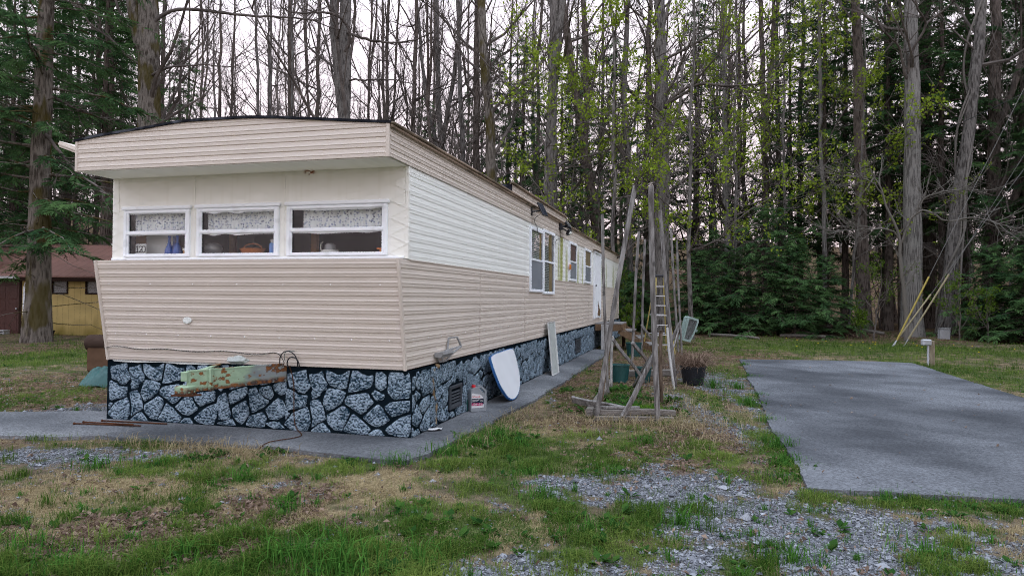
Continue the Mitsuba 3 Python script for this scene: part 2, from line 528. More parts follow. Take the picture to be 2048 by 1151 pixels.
mat('yellow_fibreglass', (0.42, 0.34, 0.10), rough=0.5)
mat('yellow_guard', (0.36, 0.285, 0.06), rough=0.5)
mat('cream_guard', (0.36, 0.315, 0.20), rough=0.5)
mat('teal_plastic', lambda p, n, uv: mix((0.006, 0.045, 0.046), (0.014, 0.078, 0.074), noise(p.x * 5, p.y * 5, p.z * 5)), rough=0.5)
mat('black_plastic', (0.012, 0.014, 0.02), rough=0.4)
mat('kennel_plastic', (0.26, 0.35, 0.33), rough=0.5)
mat('wire_grey', (0.20, 0.20, 0.20), rough=0.5)
mat('galvanised', (0.45, 0.47, 0.50), rough=0.4, metallic=0.3)
mat('brown_fabric', lambda p, n, uv: mix((0.085, 0.052, 0.035), (0.15, 0.095, 0.062), fbm(p.x * 10, p.y * 10, p.z * 10, 3)))
mat('dark_fabric', lambda p, n, uv: mix((0.035, 0.024, 0.02), (0.075, 0.052, 0.042), fbm(p.x * 10, p.y * 10, p.z * 10, 3)))
mat('teal_tarp', lambda p, n, uv: mix((0.005, 0.05, 0.05), (0.015, 0.095, 0.092), fbm(p.x * 5, p.y * 5, p.z * 5, 3)), rough=0.5)


def yellow_wall_color(p, n, uv):
    s = p.x * 0.967 + p.y * 0.255
    g = dr.abs(s * 5 - dr.round(s * 5))
    line = smoothstep(0.07, 0.0, g)
    a = fbm(s * 3, p.z * 3, 0.0, 3)
    mould = smoothstep(0.75, 0.1, p.z + 0.7 * (fbm(s * 5, p.z * 1.3, 4.0, 3) - 0.4))
    c = C3((0.56, 0.44, 0.19)) * (0.85 + 0.25 * a) * (1 - 0.3 * line)
    return mix(c, (0.20, 0.155, 0.035), mould * 0.75 * (0.5 + a))


mat('yellow_boards', yellow_wall_color)


def red_roof_color(p, n, uv):
    s = p.x * 0.967 + p.y * 0.255
    rib = smoothstep(0.1, 0.0, dr.abs(s * 3.3 - dr.round(s * 3.3)))
    return C3((0.19, 0.095, 0.075)) * (0.8 + 0.4 * fbm(p.x * 2, p.y * 2, p.z * 6, 3)) * (1 - 0.25 * rib)


mat('red_metal_roof', red_roof_color, rough=0.6)
mat('vent_slate', (0.028, 0.036, 0.046), rough=0.5)
mat('brown_trim', (0.035, 0.022, 0.018))
mat('brown_door', (0.060, 0.018, 0.013), rough=0.5)
mat('dark_glass', (0.05, 0.052, 0.055), rough=0.15, spec=0.8)
mat('window_screen', lambda p, n, uv: mix((0.17, 0.19, 0.215), (0.25, 0.27, 0.29), fbm(p.y * 3, p.z * 3, 2.0, 3)))
mat('blind_slat', (0.40, 0.43, 0.43), rough=0.5)
mat('amber_curtain', (0.30, 0.23, 0.10))
mat('pink_curtain', (0.28, 0.20, 0.19))


def bark(c0, c1, moss=0.0, fx=26.0, fz=4.0):
    def f(p, n, uv):
        g = fbm(p.x * fx, p.y * fx, p.z * fz, 3)
        b = fbm(p.x * 1.8, p.y * 1.8, p.z * 0.7, 3)
        c = mix(c0, c1, smoothstep(0.32, 0.68, g * 0.85 + 0.25 * b))
        lich = smoothstep(0.58, 0.72, fbm(p.x * 5, p.y * 5, p.z * 3, 3))
        c = mix(c, mi.Color3f(c1) * 1.15 + mi.Color3f(0.0, 0.008, 0.004), lich * 0.5)
        if moss:
            m = smoothstep(0.50, 0.62, fbm(p.x * 2.6, p.y * 2.6, p.z * 0.9, 3)) * moss
            c = mix(c, (0.075, 0.062, 0.016), m)
        return c
    return f


def bark_bump(p, n, uv):
    return fbm(p.x * 26, p.y * 26, p.z * 4, 3)


mat('bark_grey', bark((0.06, 0.055, 0.052), (0.195, 0.182, 0.172)), bump=bark_bump, scale=0.05)
mat('bark_mossy', bark((0.062, 0.053, 0.045), (0.205, 0.183, 0.162), 0.8), bump=bark_bump, scale=0.06)
mat('bark_brown', bark((0.042, 0.034, 0.030), (0.145, 0.12, 0.106)), bump=bark_bump, scale=0.05)
mat('bark_pale', bark((0.085, 0.08, 0.075), (0.225, 0.215, 0.203), 0.0, 28, 2.6), bump=bark_bump, scale=0.03)
mat('twig_bark', lambda p, n, uv: mix((0.065, 0.056, 0.052), (0.19, 0.168, 0.155), noise(p.x * 3, p.y * 3, p.z * 3)))
mat('twig_pale', (0.17, 0.158, 0.142))
mat('vine_bark', (0.20, 0.185, 0.17))

# ---------------------------------------------------------------- the ground and the paving
def spaced(a, b, c, n_near, n_far, lo, hi):
    near = np.linspace(a, b, n_near)
    left = a - (a - lo) * np.linspace(1, 0, n_far, endpoint=False) ** 2.2
    right = b + (hi - b) * np.linspace(0, 1, n_far + 1)[1:] ** 2.2
    return np.r_[left, near, right]


gx = spaced(-22, 16, 0, 170, 50, -420, 420)
gy = spaced(-8, 40, 0, 200, 50, -420, 460)
GX, GY = np.meshgrid(gx, gy, indexing='ij')
GZ = land(GX, GY)
iN, jN = GX.shape
ii, jj = np.meshgrid(np.arange(iN - 1), np.arange(jN - 1), indexing='ij')
quad = np.stack([ii * jN + jj, (ii + 1) * jN + jj, (ii + 1) * jN + jj + 1, ii * jN + jj + 1], -1).reshape(-1, 4)
put(None, 'ground', (np.stack([GX, GY, GZ], -1).reshape(-1, 3), quad), 'ground_cover', smooth=True, kind='structure')


def slab(points, z0, z1, wob, seed):
    """A cast slab with a slightly broken edge."""
    ring = sg.Polygon(points).exterior
    r = np.random.default_rng(seed)
    q = []
    for s in np.arange(0, ring.length, 0.12):
        a = ring.interpolate(s)
        e = 3.0 * wob * (meshkit.noise(np.array([s * 0.8, seed, 0.0]), 2) - 0.5) * 2
        q.append((a.x + r.normal(0, wob) + e, a.y + r.normal(0, wob) + e))
    m = prism(sg.Polygon(q).buffer(0), z1 - z0)
    m.apply_translation((0, 0, z0))
    return m


SLAB = [(-9.2, -2.9), (-7.0, -1.95), (-5.2, -1.35), (-4.2, -1.12), (-3.35, -1.0), (-3.0, -0.8), (-2.3, -0.85), (-1.66, -0.76), (-0.95, -0.76), (-0.42, -0.86), (0.06, -0.94),
        (0.34, -0.95), (0.46, -0.64), (0.5, 0.0), (0.6, 1.07), (0.62, 2.33), (0.66, 3.6), (0.68, 5.63), (0.64, 9.0), (0.56, 13.0), (-0.3, 13.0), (-0.3, 0.4), (-3.6, 0.4), (-4.14, 0.46), (-5.4, -0.1), (-7.4, -0.9), (-9.2, -1.6)]
PAD = [(3.87, 10.96), (5.26, 11.3), (6.86, 11.55), (7.7, 11.4), (7.66, 9.6), (7.62, 7.8), (7.56, 5.3), (7.5, 2.0), (7.4, -0.6), (6.2, -0.68), (5.13, -0.72), (4.31, -0.77), (3.64, -0.86), (3.66, -0.3), (3.67, 0.52), (3.67, 2.03), (3.72, 3.92), (3.77, 6.45), (3.82, 8.6)]
put(None, 'path', slab(SLAB, -0.12, 0.0, 0.012, 1), 'walk_concrete', kind='structure')
put(None, 'parking_pad', slab(PAD, -0.12, 0.0, 0.008, 2), 'pad_concrete', kind='structure')
SLAB_P, PAD_P = sg.Polygon(SLAB), sg.Polygon(PAD)

# ---------------------------------------------------------------- the mobile home
W, L = 3.66, 20.15
ZB, ZS, ZT, ZR = 0.68, 1.80, 2.75, 3.075
HOME = thing('mobile_home', 'long tan and cream mobile home of ribbed metal on skirting painted like stones', 'mobile home')
PROFILE = [(0.0, 0.0), (0.010, 0.05), (0.0095, 0.40), (0.0135, 0.43), (0.0135, 0.47), (0.006, 0.61), (0.0045, 0.95), (0.0, 1.0)]     # out, share of the course's height


def oilcan(s, z, seed):
    """Slight waviness of thin sheet metal, in metres."""
    s, z = np.broadcast_arrays(np.asarray(s, float), np.asarray(z, float))
    return 0.006 * (meshkit.noise(np.stack([s * 0.5, z * 0.9, s * 0], -1), 9) - 0.5) + 0.001 * (meshkit.noise(np.stack([s * 1.3, s * 0, s * 0 + seed], -1), 9) - 0.5)


def course(along, z0, z1, place, seed, top=None, deep=1.0):
    """One ribbed siding course: stations along the wall, PROFILE across it. place(s, out, z) -> points."""
    along = np.asarray(along, float)
    V = []
    for o, f in PROFILE:
        z = np.full(len(along), z0 + (z1 - z0) * f)
        if top is not None:
            z = np.minimum(z, top(along))
        V.append(place(along, deep * o + oilcan(along, z, seed), z))
    V = np.array(V)
    k, n = V.shape[:2]
    i, j = np.meshgrid(np.arange(k - 1), np.arange(n - 1), indexing='ij')
    q = np.stack([i * n + j, i * n + j + 1, (i + 1) * n + j + 1, (i + 1) * n + j], -1).reshape(-1, 4)
    return V.reshape(-1, 3), q


def prow(z):
    """Y of the sloping lower front panel."""
    return -0.012 - (np.asarray(z) - ZB) / (ZS - ZB) * 0.2


def front_low(s, o, z):
    return np.stack([s, prow(z) - o, z], -1)


def side(x):
    def f(s, o, z):
        return np.stack([np.full(len(s), x) + o, s, z], -1)
    return f


front = put(HOME, 'front_panel', box(-W + 0.01, -0.02, 0.001, 0.05, ZB + 0.01, ZS - 0.02), 'tan_siding')
N = 12
for k in range(N):
    z0, z1 = ZB + (ZS - ZB) * k / N, ZB + (ZS - ZB) * (k + 1) / N
    put(front, 'siding_panel', course(np.linspace(-W + 0.012, -0.012, 26), z0, z1, front_low, 1 + k), 'tan_siding', smooth=28)
ledge = trimesh.Trimesh(np.array([[-W, float(prow(ZS)), ZS], [0, float(prow(ZS)), ZS], [0, 0, ZS + 0.012], [-W, 0, ZS + 0.012]]), np.array([[0, 1, 2], [0, 2, 3]]), process=False)
put(front, 'ledge', ledge, 'tan_siding')
for x in (-W, 0.0):
    z = np.linspace(ZB, ZS, 8)
    c = tubes(np.stack([np.full(8, x), prow(z) - 0.006, z], -1)[None], np.full((1, 8), 0.021), 8, True)
    put(front, 'corner_trim', c, 'tan_siding', smooth=True)

side_wall = put(HOME, 'side_wall', box(-0.05, -0.016, 0.055, L, ZB + 0.01, ZR - 0.02), 'tan_siding')
for k in range(N):
    z0, z1 = ZB + (ZS - ZB) * k / N, ZB + (ZS - ZB) * (k + 1) / N
    put(side_wall, 'siding_panel', course(np.r_[float(prow((z0 + z1) / 2)), np.arange(0.4, L, 0.6), L], z0, z1, side(0.0), 20 + k), 'tan_siding', smooth=28)
M = 10
for k in range(M):
    z0, z1 = ZS + (ZT - ZS) * k / M, ZS + (ZT - ZS) * (k + 1) / M
    put(side_wall, 'cream_siding_panel', course(np.r_[0.03, np.arange(0.4, L, 0.6), L], z0, z1, side(0.004), 40 + k, deep=0.6), 'cream_siding', smooth=28, label='cream ribbed course of the upper wall' if k == 0 else None)
for k in range(4):
    z0, z1 = ZT + 0.0815 * k, ZT + 0.0815 * (k + 1)
    put(side_wall, 'fascia_panel', course(np.r_[-0.48, np.arange(0.2, L, 0.6), L], z0, z1, side(0.012), 60 + k), 'tan_siding', smooth=28)
put(side_wall, 'corner_trim', cbox(-0.022, 0.016, -0.012, 0.026, ZS + 0.004, ZT - 0.002, 0.004), 'cream_panel')
put(side_wall, 'corner_trim', cbox(-0.02, 0.018, L - 0.02, L + 0.015, ZB, ZR, 0.004), 'tan_siding')
put(side_wall, 'seam_strip', box(0.004, 0.017, 0.05, L, ZS - 0.008, ZS + 0.004), 'tan_siding')
put(HOME, 'far_wall', cat(box(-W, -W + 0.03, 0.02, L, ZB, ZR), box(-W + 0.03, -0.03, L - 0.03, L, ZB, ZR)), 'tan_siding')
put(HOME, 'underframe', box(-W + 0.05, -0.05, 0.1, L - 0.05, ZB - 0.02, ZB), 'rusty_iron')

screws = []
for z, step in ((ZB + 0.30, 0.42), (ZB + 0.86, 0.55)):
    screws += [remap(trimesh.creation.icosphere(1, 0.007), frame((x, float(prow(z)) - 0.011, z), (1, 0, 0), (0, 0.5, 0), (0, 0, 1))) for x in np.arange(-W + 0.15, -0.05, step)]
    screws += [remap(trimesh.creation.icosphere(1, 0.007), frame((0.011, y, z), (0.5, 0, 0), (0, 1, 0), (0, 0, 1))) for y in np.arange(0.15, 9.0, step)]
put(HOME, 'screw_heads', cat(*screws), 'white_paint', kind='stuff')
for y in (2.45, 5.0, 8.9, 12.4, 16.0):
    put(side_wall, 'joint_strip', box(0.0105, 0.0145, y, y + 0.012, ZB + 0.01, ZS - 0.01), 'tan_siding')

# roof and overhang
ARCH = np.array([(-3.68, 3.08), (-3.23, 3.135), (-2.79, 3.17), (-2.22, 3.218), (-1.63, 3.216), (-0.95, 3.168), (-0.4, 3.116), (0.02, 3.076)])
from scipy.interpolate import PchipInterpolator
arch = PchipInterpolator(ARCH[:, 0], ARCH[:, 1])
fascia = put(HOME, 'fascia', box(-W + 0.02, -0.02, -0.462, -0.43, ZT + 0.01, ZT + 0.3), 'tan_siding', label='deep tan ribbed fascia under the arched roof edge')
for k in range(5):
    z0, z1 = ZT + 0.0955 * k, ZT + 0.0955 * (k + 1)
    xs = np.linspace(-W - 0.012, 0.014, 60)
    xs = xs[arch(np.clip(xs, -3.68, 0.02)) > z0 + 0.004]
    put(fascia, 'siding_panel', course(xs, z0, z1, lambda s, o, z: np.stack([s, -0.474 - o, z], -1), 80 + k, top=lambda s: arch(np.clip(s, -3.68, 0.02))), 'tan_siding', smooth=28)
put(fascia, 'corner_trim', cbox(-0.02, 0.02, -0.492, -0.452, ZT - 0.004, ZR - 0.002, 0.005), 'tan_siding')
put(fascia, 'corner_trim', cbox(-W - 0.02, -W + 0.014, -0.492, -0.452, ZT - 0.004, ZR - 0.002, 0.005), 'tan_siding')
put(HOME, 'soffit', box(-W, 0.0, -0.47, 0.0, ZT - 0.004, ZT + 0.012), 'cream_panel')
xs = np.linspace(-3.69, 0.03, 40)
top = np.stack([xs, arch(np.clip(xs, -3.68, 0.02))], -1)
roof_poly = sg.Polygon(np.vstack([top + [0, 0.013], (top - [0, 0.012])[::-1]]))
rm = prism(roof_poly, L + 0.53)
roof = put(HOME, 'roof', remap(rm, frame((0, L + 0.03, 0), (1, 0, 0), (0, 0, 1), (0, -1, 0))), 'tar_roof', smooth=30)
put(roof, 'edge_rail', cat(cbox(0.022, 0.07, -0.49, L, ZR - 0.02, ZR + 0.006), cbox(0.026, 0.052, -0.49, L, ZR - 0.05, ZR - 0.022, 0.004)), 'stained_rail')
put(roof, 'vent_cap', remap(lathe([(0, 0.0), (0.06, 0.0), (0.06, 0.12), (0.13, 0.12), (0.13, 0.16), (0.05, 0.2), (0, 0.2)], 14), frame((-0.35, 15.6, 3.1), (1, 0, 0), (0, 1, 0), (0, 0, 1))), 'galvanised', smooth=40)
D0, D1 = 4.09, 8.78
dormer = put(HOME, 'roof_addition', cat(box(-2.4, 0.0, D0 + 0.01, D1, ZR - 0.03, ZR + 0.15)), 'tar_roof', label='low raised roof section with a black end')
for k in range(2):
    put(dormer, 'siding_panel', course(np.r_[np.arange(D0, D1, 0.6), D1], ZR + 0.006 + 0.072 * k, ZR + 0.006 + 0.072 * (k + 1), side(0.004), 90 + k), 'tan_siding', smooth=28)
put(dormer, 'edge_rail', cbox(-0.02, 0.05, D0 - 0.02, D1, ZR + 0.15, ZR + 0.18), 'stained_rail')
flap = trimesh.Trimesh(np.array([[-4.44, 0.0, 3.225], [-3.64, 0.02, 2.955], [-3.64, 0.02, 2.88], [-4.44, 0.0, 3.155], [-4.44, 0.6, 3.225], [-3.64, 0.6, 2.955], [-3.64, 0.6, 2.88], [-4.44, 0.6, 3.155]]) + [0, 0, 0.0],
                       np.array([[0, 3, 2], [0, 2, 1], [4, 5, 6], [4, 6, 7], [0, 1, 5], [0, 5, 4], [3, 7, 6], [3, 6, 2], [0, 4, 7], [0, 7, 3]]), process=False)
flap.apply_translation((0, 0, 0.0))
awn = put(HOME, 'awning', flap, 'tan_siding', label='end of a small awning sticking out on the left')
put(awn, 'rib', beam((-4.44, -0.008, 3.19), (-3.66, 0.012, 2.925), 0.012, 0.02), 'tan_siding')

# the window wall under the overhang
WIN = [(-3.475, -2.59), (-2.50, -1.47), (-1.375, -0.215)]
WZ0, WZ1, RAIL = 1.845, 2.375, 2.118
wall = sg.box(-W + 0.012, ZS + 0.01, -0.024, ZT - 0.004)
for a, b in WIN:
    wall = wall.difference(sg.box(a + 0.02, WZ0 + 0.02, b - 0.02, WZ1 - 0.02))
upper = put(HOME, 'window_wall', remap(prism(wall, 0.035), frame((0, 0.035, 0), (1, 0, 0), (0, 0, 1), (0, -1, 0))), 'cream_panel', label='cream front panel pressed with a diamond pattern')
for x in (-2.545, -1.42):
    put(upper, 'joint_strip', cbox(x - 0.011, x + 0.011, -0.007, 0.001, ZS + 0.02, ZT - 0.006, 0.002), 'cream_panel')
for x0, x1 in ((-W + 0.012, -W + 0.1), (-0.13, -0.026)):
    put(upper, 'edge_panel', cbox(x0, x1, -0.004, 0.001, 2.36, ZT - 0.006, 0.001), 'cream_panel')
put(upper, 'sill_strip', cbox(-W + 0.015, -0.03, -0.022, -0.002, ZS + 0.013, ZS + 0.036, 0.004), 'white_paint')
names = ['left of the three front windows, a number card and blue vases behind the glass', 'middle front window with a wicker basket behind the glass', 'right front window with a kettle behind the glass']
rr = np.random.default_rng(11)
for (a, b), nm in zip(WIN, names):
    y0, y1 = -0.03, 0.03
    win = put(HOME, 'window', cat(cbox(a, a + 0.042, y0, y1, WZ0, WZ1), cbox(b - 0.042, b, y0, y1, WZ0, WZ1), cbox(a + 0.042, b - 0.042, y0, y1, WZ0, WZ0 + 0.036), cbox(a + 0.042, b - 0.042, y0, y1, WZ1 - 0.036, WZ1)), 'white_paint', label=nm)
    put(win, 'rail', cbox(a + 0.042, b - 0.042, y0 - 0.004, y1 - 0.01, RAIL - 0.02, RAIL + 0.02), 'white_paint')
    put(win, 'header', cbox(a - 0.02, b + 0.02, -0.045, -0.002, WZ1 + 0.002, WZ1 + 0.04, 0.006), 'white_paint')
    sash = [beam((a + 0.052, -0.012, z0), (a + 0.052, -0.012, z1), 0.02, 0.014) for z0, z1 in ((WZ0 + 0.036, RAIL - 0.02), (RAIL + 0.02, WZ1 - 0.036))]
    sash += [beam((b - 0.052, -0.012, z0), (b - 0.052, -0.012, z1), 0.02, 0.014) for z0, z1 in ((WZ0 + 0.036, RAIL - 0.02), (RAIL + 0.02, WZ1 - 0.036))]
    for q in sash:
        put(win, 'sash', q, 'white_paint')
    # ragged caulking under the header and the rail
    for zt in (WZ1 - 0.036, RAIL - 0.02):
        n = 30
        u = np.linspace(a + 0.062, b - 0.062, n)
        drop = 0.006 + 0.02 * meshkit.noise(np.stack([u * 7, u * 0 + zt, u * 0], -1), 5) ** 2
        V = np.vstack([np.stack([u, u * 0 - 0.004, u * 0 + zt], -1), np.stack([u, u * 0 - 0.004, zt - drop], -1)])
        F = np.array([[i, i + 1, n + i + 1, n + i] for i in range(n - 1)])
        put(win, 'caulking', (V, F), 'white_paint')
    for z0, z1 in ((WZ0 + 0.03, RAIL - 0.015), (RAIL + 0.015, WZ1 - 0.03)):
        g = trimesh.Trimesh(np.array([[a + 0.04, 0.002, z0], [b - 0.04, 0.002, z0], [b - 0.04, 0.002, z1], [a + 0.04, 0.002, z1]]), np.array([[0, 1, 2], [0, 2, 3]]), process=False)
        put(win, 'glass', g, 'window_pane')
    # the printed curtain behind the upper half
    n = 160
    c0, c1 = (a + 0.07, b - 0.05) if b < -1 else (a + 0.13, b - 0.1)
    u = np.linspace(c0, c1, n)
    yy = 0.085 + 0.012 * np.sin(u * 75 + 2 * np.sin(u * 9)) + 0.01 * np.sin(u * 13)
    zb_ = RAIL - 0.012 + 0.01 * np.sin(u * 17)
    V = np.vstack([np.stack([u, yy, u * 0 + WZ1 - 0.02], -1), np.stack([u + 0.02 * (u - c0), yy + 0.004, zb_], -1)])
    put(win, 'curtain', (V, np.array([[i, i + 1, n + i + 1, n + i] for i in range(n - 1)])), 'printed_cotton', smooth=True)
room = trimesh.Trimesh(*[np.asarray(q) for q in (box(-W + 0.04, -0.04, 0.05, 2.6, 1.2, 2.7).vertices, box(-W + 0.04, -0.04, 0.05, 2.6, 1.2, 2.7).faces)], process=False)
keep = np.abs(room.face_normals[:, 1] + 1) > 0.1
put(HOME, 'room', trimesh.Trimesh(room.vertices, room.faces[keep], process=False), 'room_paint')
put(HOME, 'window_shelf', cbox(-W + 0.05, -0.05, 0.045, 0.34, WZ0 + 0.005, WZ0 + 0.025), 'shelf_wood')
put(HOME, 'inside_post', box(-1.455, -1.385, 0.6, 0.66, 1.3, 2.68), 'warm_wood')
put(HOME, 'inside_post', box(-2.85, -2.785, 1.0, 1.06, 1.3, 2.68), 'warm_wood')

# what stands on the window shelf
SH = WZ0 + 0.026
fr = put(None, 'foam_board', cbox(-3.42, -3.02, 0.26, 0.29, SH, SH + 0.27, 0.004), 'board_white')
labels[fr] = {'label': 'white foam board leaning inside the left front window', 'category': 'board'}
wp = single('wooden_board', box(-3.615, -3.435, 0.31, 0.33, SH, SH + 0.28), 'warm_wood', 'brown wooden board standing at the left edge of the left front window', 'board')
card = thing('number_card', 'white block with the number 120 behind the left front window', 'number card')
put(card, 'block', cbox(-3.425, -3.285, 0.10, 0.135, SH, SH + 0.135, 0.006), 'board_white')
for i, ch in enumerate('120'):
    t = meshkit.text_mesh(ch, 0.078, 0.002)
    w = t.bounds[1, 0] - t.bounds[0, 0]
    put(card, 'digit', remap(t, frame((-3.41 + i * 0.042 - t.bounds[0, 0] + (0.038 - w) / 2, 0.0985, SH + 0.034), (1, 0, 0), (0, 0, 1), (0, -1, 0))), 'black_ink')
vase = [(0, 0), (0.044, 0), (0.05, 0.012), (0.049, 0.05), (0.036, 0.09), (0.018, 0.13), (0.0135, 0.16), (0.0135, 0.2), (0.018, 0.225), (0.0, 0.225)]
for x, y, lb in ((-2.975, 0.12, 'left one of the two blue glass vases at the front of the left window'), (-2.865, 0.12, 'right one of the two blue glass vases at the front of the left window'), (-2.985, 0.21, 'blue glass vase half hidden behind the two others in the left window')):
    t = single('blue_vase', remap(lathe(vase, 24), frame((x, y, SH), (1, 0, 0), (0, 1, 0), (0, 0, 1))), 'blue_glazed', lb, 'vase', 'blue vases in the window', smooth=50)
box1 = thing('small_carton', 'small white and brown carton at the right edge of the left front window', 'carton')
put(box1, 'body', cbox(-2.775, -2.705, 0.1, 0.16, SH, SH + 0.055, 0.003), 'warm_wood')
put(box1, 'lid', cbox(-2.78, -2.70, 0.095, 0.165, SH + 0.055, SH + 0.08, 0.003), 'board_white')
single('glass_bowl', remap(lathe([(0, 0), (0.05, 0), (0.085, 0.03), (0.1, 0.075), (0.085, 0.115), (0.04, 0.14), (0, 0.145)], 24), frame((-2.45, 0.2, SH), (1, 0, 0), (0, 1, 0), (0, 0, 1))), 'smoked_glass', 'round smoky glass bowl behind the left half of the middle front window', 'bowl', smooth=50)
bk = thing('wicker_basket', 'orange brown wicker basket with a hoop handle in the middle front window', 'basket')
put(bk, 'body', remap(lathe([(0, 0), (0.085, 0), (0.115, 0.055), (0.108, 0.055), (0.08, 0.008), (0, 0.008)], 28), frame((-1.92, 0.17, SH), (1.35, 0, 0), (0, 0.8, 0), (0, 0, 1.3))), 'wicker', smooth=50)
an = np.linspace(0, np.pi, 18)
put(bk, 'handle', tube(np.stack([-1.92 + 0.12 * np.cos(an), 0.17 + 0 * an, SH + 0.06 + 0.065 * np.sin(an)], -1), 0.006), 'wicker', smooth=True)
bt = thing('lotion_bottle', 'light blue bottle with a white cap at the right edge of the middle front window', 'bottle')
put(bt, 'body', remap(lathe([(0, 0), (0.031, 0), (0.033, 0.01), (0.033, 0.115), (0.015, 0.13), (0, 0.13)], 20), frame((-1.645, 0.13, SH), (1, 0, 0), (0, 1, 0), (0, 0, 1))), 'blue_plastic', smooth=40)
put(bt, 'cap', remap(lathe([(0, 0.13), (0.017, 0.13), (0.017, 0.165), (0, 0.165)], 16), frame((-1.645, 0.13, SH), (1, 0, 0), (0, 1, 0), (0, 0, 1))), 'board_white', smooth=40)
kt = thing('glass_kettle', 'glass and cream kettle behind the right front window', 'kettle')
put(kt, 'base', remap(lathe([(0, 0), (0.095, 0), (0.1, 0.02), (0.085, 0.045), (0, 0.05)], 24), frame((-0.96, 0.16, SH), (1, 0, 0), (0, 1, 0), (0, 0, 1))), 'pale_ceramic', smooth=40)
put(kt, 'lid', remap(lathe([(0, 0.05), (0.062, 0.05), (0.055, 0.1), (0.03, 0.118), (0, 0.12)], 24), frame((-0.96, 0.16, SH), (1, 0, 0), (0, 1, 0), (0, 0, 1))), 'smoked_glass', smooth=40)
put(kt, 'handle', tube(np.stack([-0.96 - 0.085 - 0.03 * np.sin(an), 0.16 + 0 * an, SH + 0.08 - 0.05 * np.cos(an)], -1), 0.006), 'pale_ceramic', smooth=True)
single('wooden_bracket', cat(box(-0.395, -0.345, 0.12, 0.14, SH + 0.045, SH + 0.06), box(-0.362, -0.348, 0.12, 0.14, SH, SH + 0.045)), 'orange_plastic', 'small orange wooden bracket at the right edge of the right front window', 'bracket')

# side windows, standing proud of the ribs


def side_window(y0, y1, z0, z1, label, upper, lower, rail=None):
    f = 0.05
    x0, x1 = 0.004, 0.046
    w = put(HOME, 'side_window', cat(cbox(x0, x1, y0, y0 + f, z0, z1), cbox(x0, x1, y1 - f, y1, z0, z1), cbox(x0, x1, y0 + f, y1 - f, z0, z0 + 0.05), cbox(x0, x1 + 0.008, y0 + f, y1 - f, z1 - 0.06, z1)), 'white_paint', label=label)
    zr = rail or (z0 + z1) / 2
    put(w, 'rail', cbox(x0 + 0.01, x1 - 0.004, y0 + f, y1 - f, zr - 0.018, zr + 0.018, 0.004), 'white_paint')
    for kind, a, b in ((upper, zr + 0.018, z1 - 0.06), (lower, z0 + 0.05, zr - 0.018)):
        put(w, 'backing', box(0.0165, 0.018, y0 + f, y1 - f, a, b), 'dark_glass')
        if 'screen' in kind:
            put(w, 'screen', box(0.030, 0.032, y0 + f, y1 - f, a, b), 'window_screen')
            continue
        if 'blind' in kind:
            m = [box(0.022, 0.028, y0 + f, y0 + f + (y1 - y0 - 2 * f) * kind['blind'], z, z + 0.018) for z in np.arange(a + 0.01, b - 0.02, 0.032)]
            for q in m:
                put(w, 'blind_slat', q, 'blind_slat')
        for nm in ('amber_curtain', 'pink_curtain'):
            if nm in kind:
                s0, s1 = kind[nm]
                put(w, 'curtain', box(0.0195, 0.0215, y0 + f + (y1 - y0 - 2 * f) * s0, y0 + f + (y1 - y0 - 2 * f) * s1, a, b), nm)
        g = trimesh.Trimesh(np.array([[0.034, y0 + f, a], [0.034, y1 - f, a], [0.034, y1 - f, b], [0.034, y0 + f, b]]), np.array([[0, 1, 2], [0, 2, 3]]), process=False)
        put(w, 'glass', g, 'window_pane')
    return w


side_window(5.31, 6.36, 1.53, 2.69, 'nearest side window, blinds above and a grey screen below', {'blind': 0.72, 'amber_curtain': (0.74, 0.9)}, {'screen': 1})
side_window(6.40, 7.46, 1.50, 2.74, 'second side window, beside the nearest one, with part closed blinds', {'blind': 0.45, 'amber_curtain': (0.5, 0.8)}, {'blind': 0.5, 'amber_curtain': (0.55, 0.85)}, 2.13)
side_window(9.22, 10.22, 1.83, 2.74, 'third side window from the front, with an orange tag', {'pink_curtain': (0.2, 0.9)}, {'screen': 1}, 2.28)
side_window(11.5, 12.62, 1.83, 2.74, 'fourth side window from the front, next to the white door', {'amber_curtain': (0.15, 0.95)}, {'screen': 1}, 2.28)
single('orange_tag', cbox(0.048, 0.06, 9.12, 9.3, 2.09, 2.2, 0.004), 'orange_plastic', 'orange tag hanging on the frame of the third side window', 'tag')

door = put(HOME, 'side_door', cat(cbox(0.004, 0.05, 13.3, 14.55, 0.86, 2.70, 0.01)), 'white_paint', label='white side door with a torn lower corner')
put(door, 'frame', cat(cbox(0.004, 0.062, 13.24, 13.3, 0.84, 2.74), cbox(0.004, 0.062, 14.55, 14.61, 0.84, 2.74), cbox(0.004, 0.07, 13.2, 14.65, 2.74, 2.79)), 'white_paint')
put(door, 'torn_corner', prism([(13.9, 0.92), (14.5, 0.90), (14.54, 1.06), (14.25, 1.17), (13.95, 1.36), (14.05, 1.1)], 0.004).apply_transform(frame((0.051, 0, 0), (0, 1, 0), (0, 0, 1), (1, 0, 0))), 'cedar_timber')
put(door, 'handle', cbox(0.05, 0.085, 13.42, 13.5, 1.78, 1.82), 'black_plastic')
put(door, 'drip_cap', cbox(0.004, 0.11, 13.1, 14.75, 2.80, 2.82), 'stained_rail')

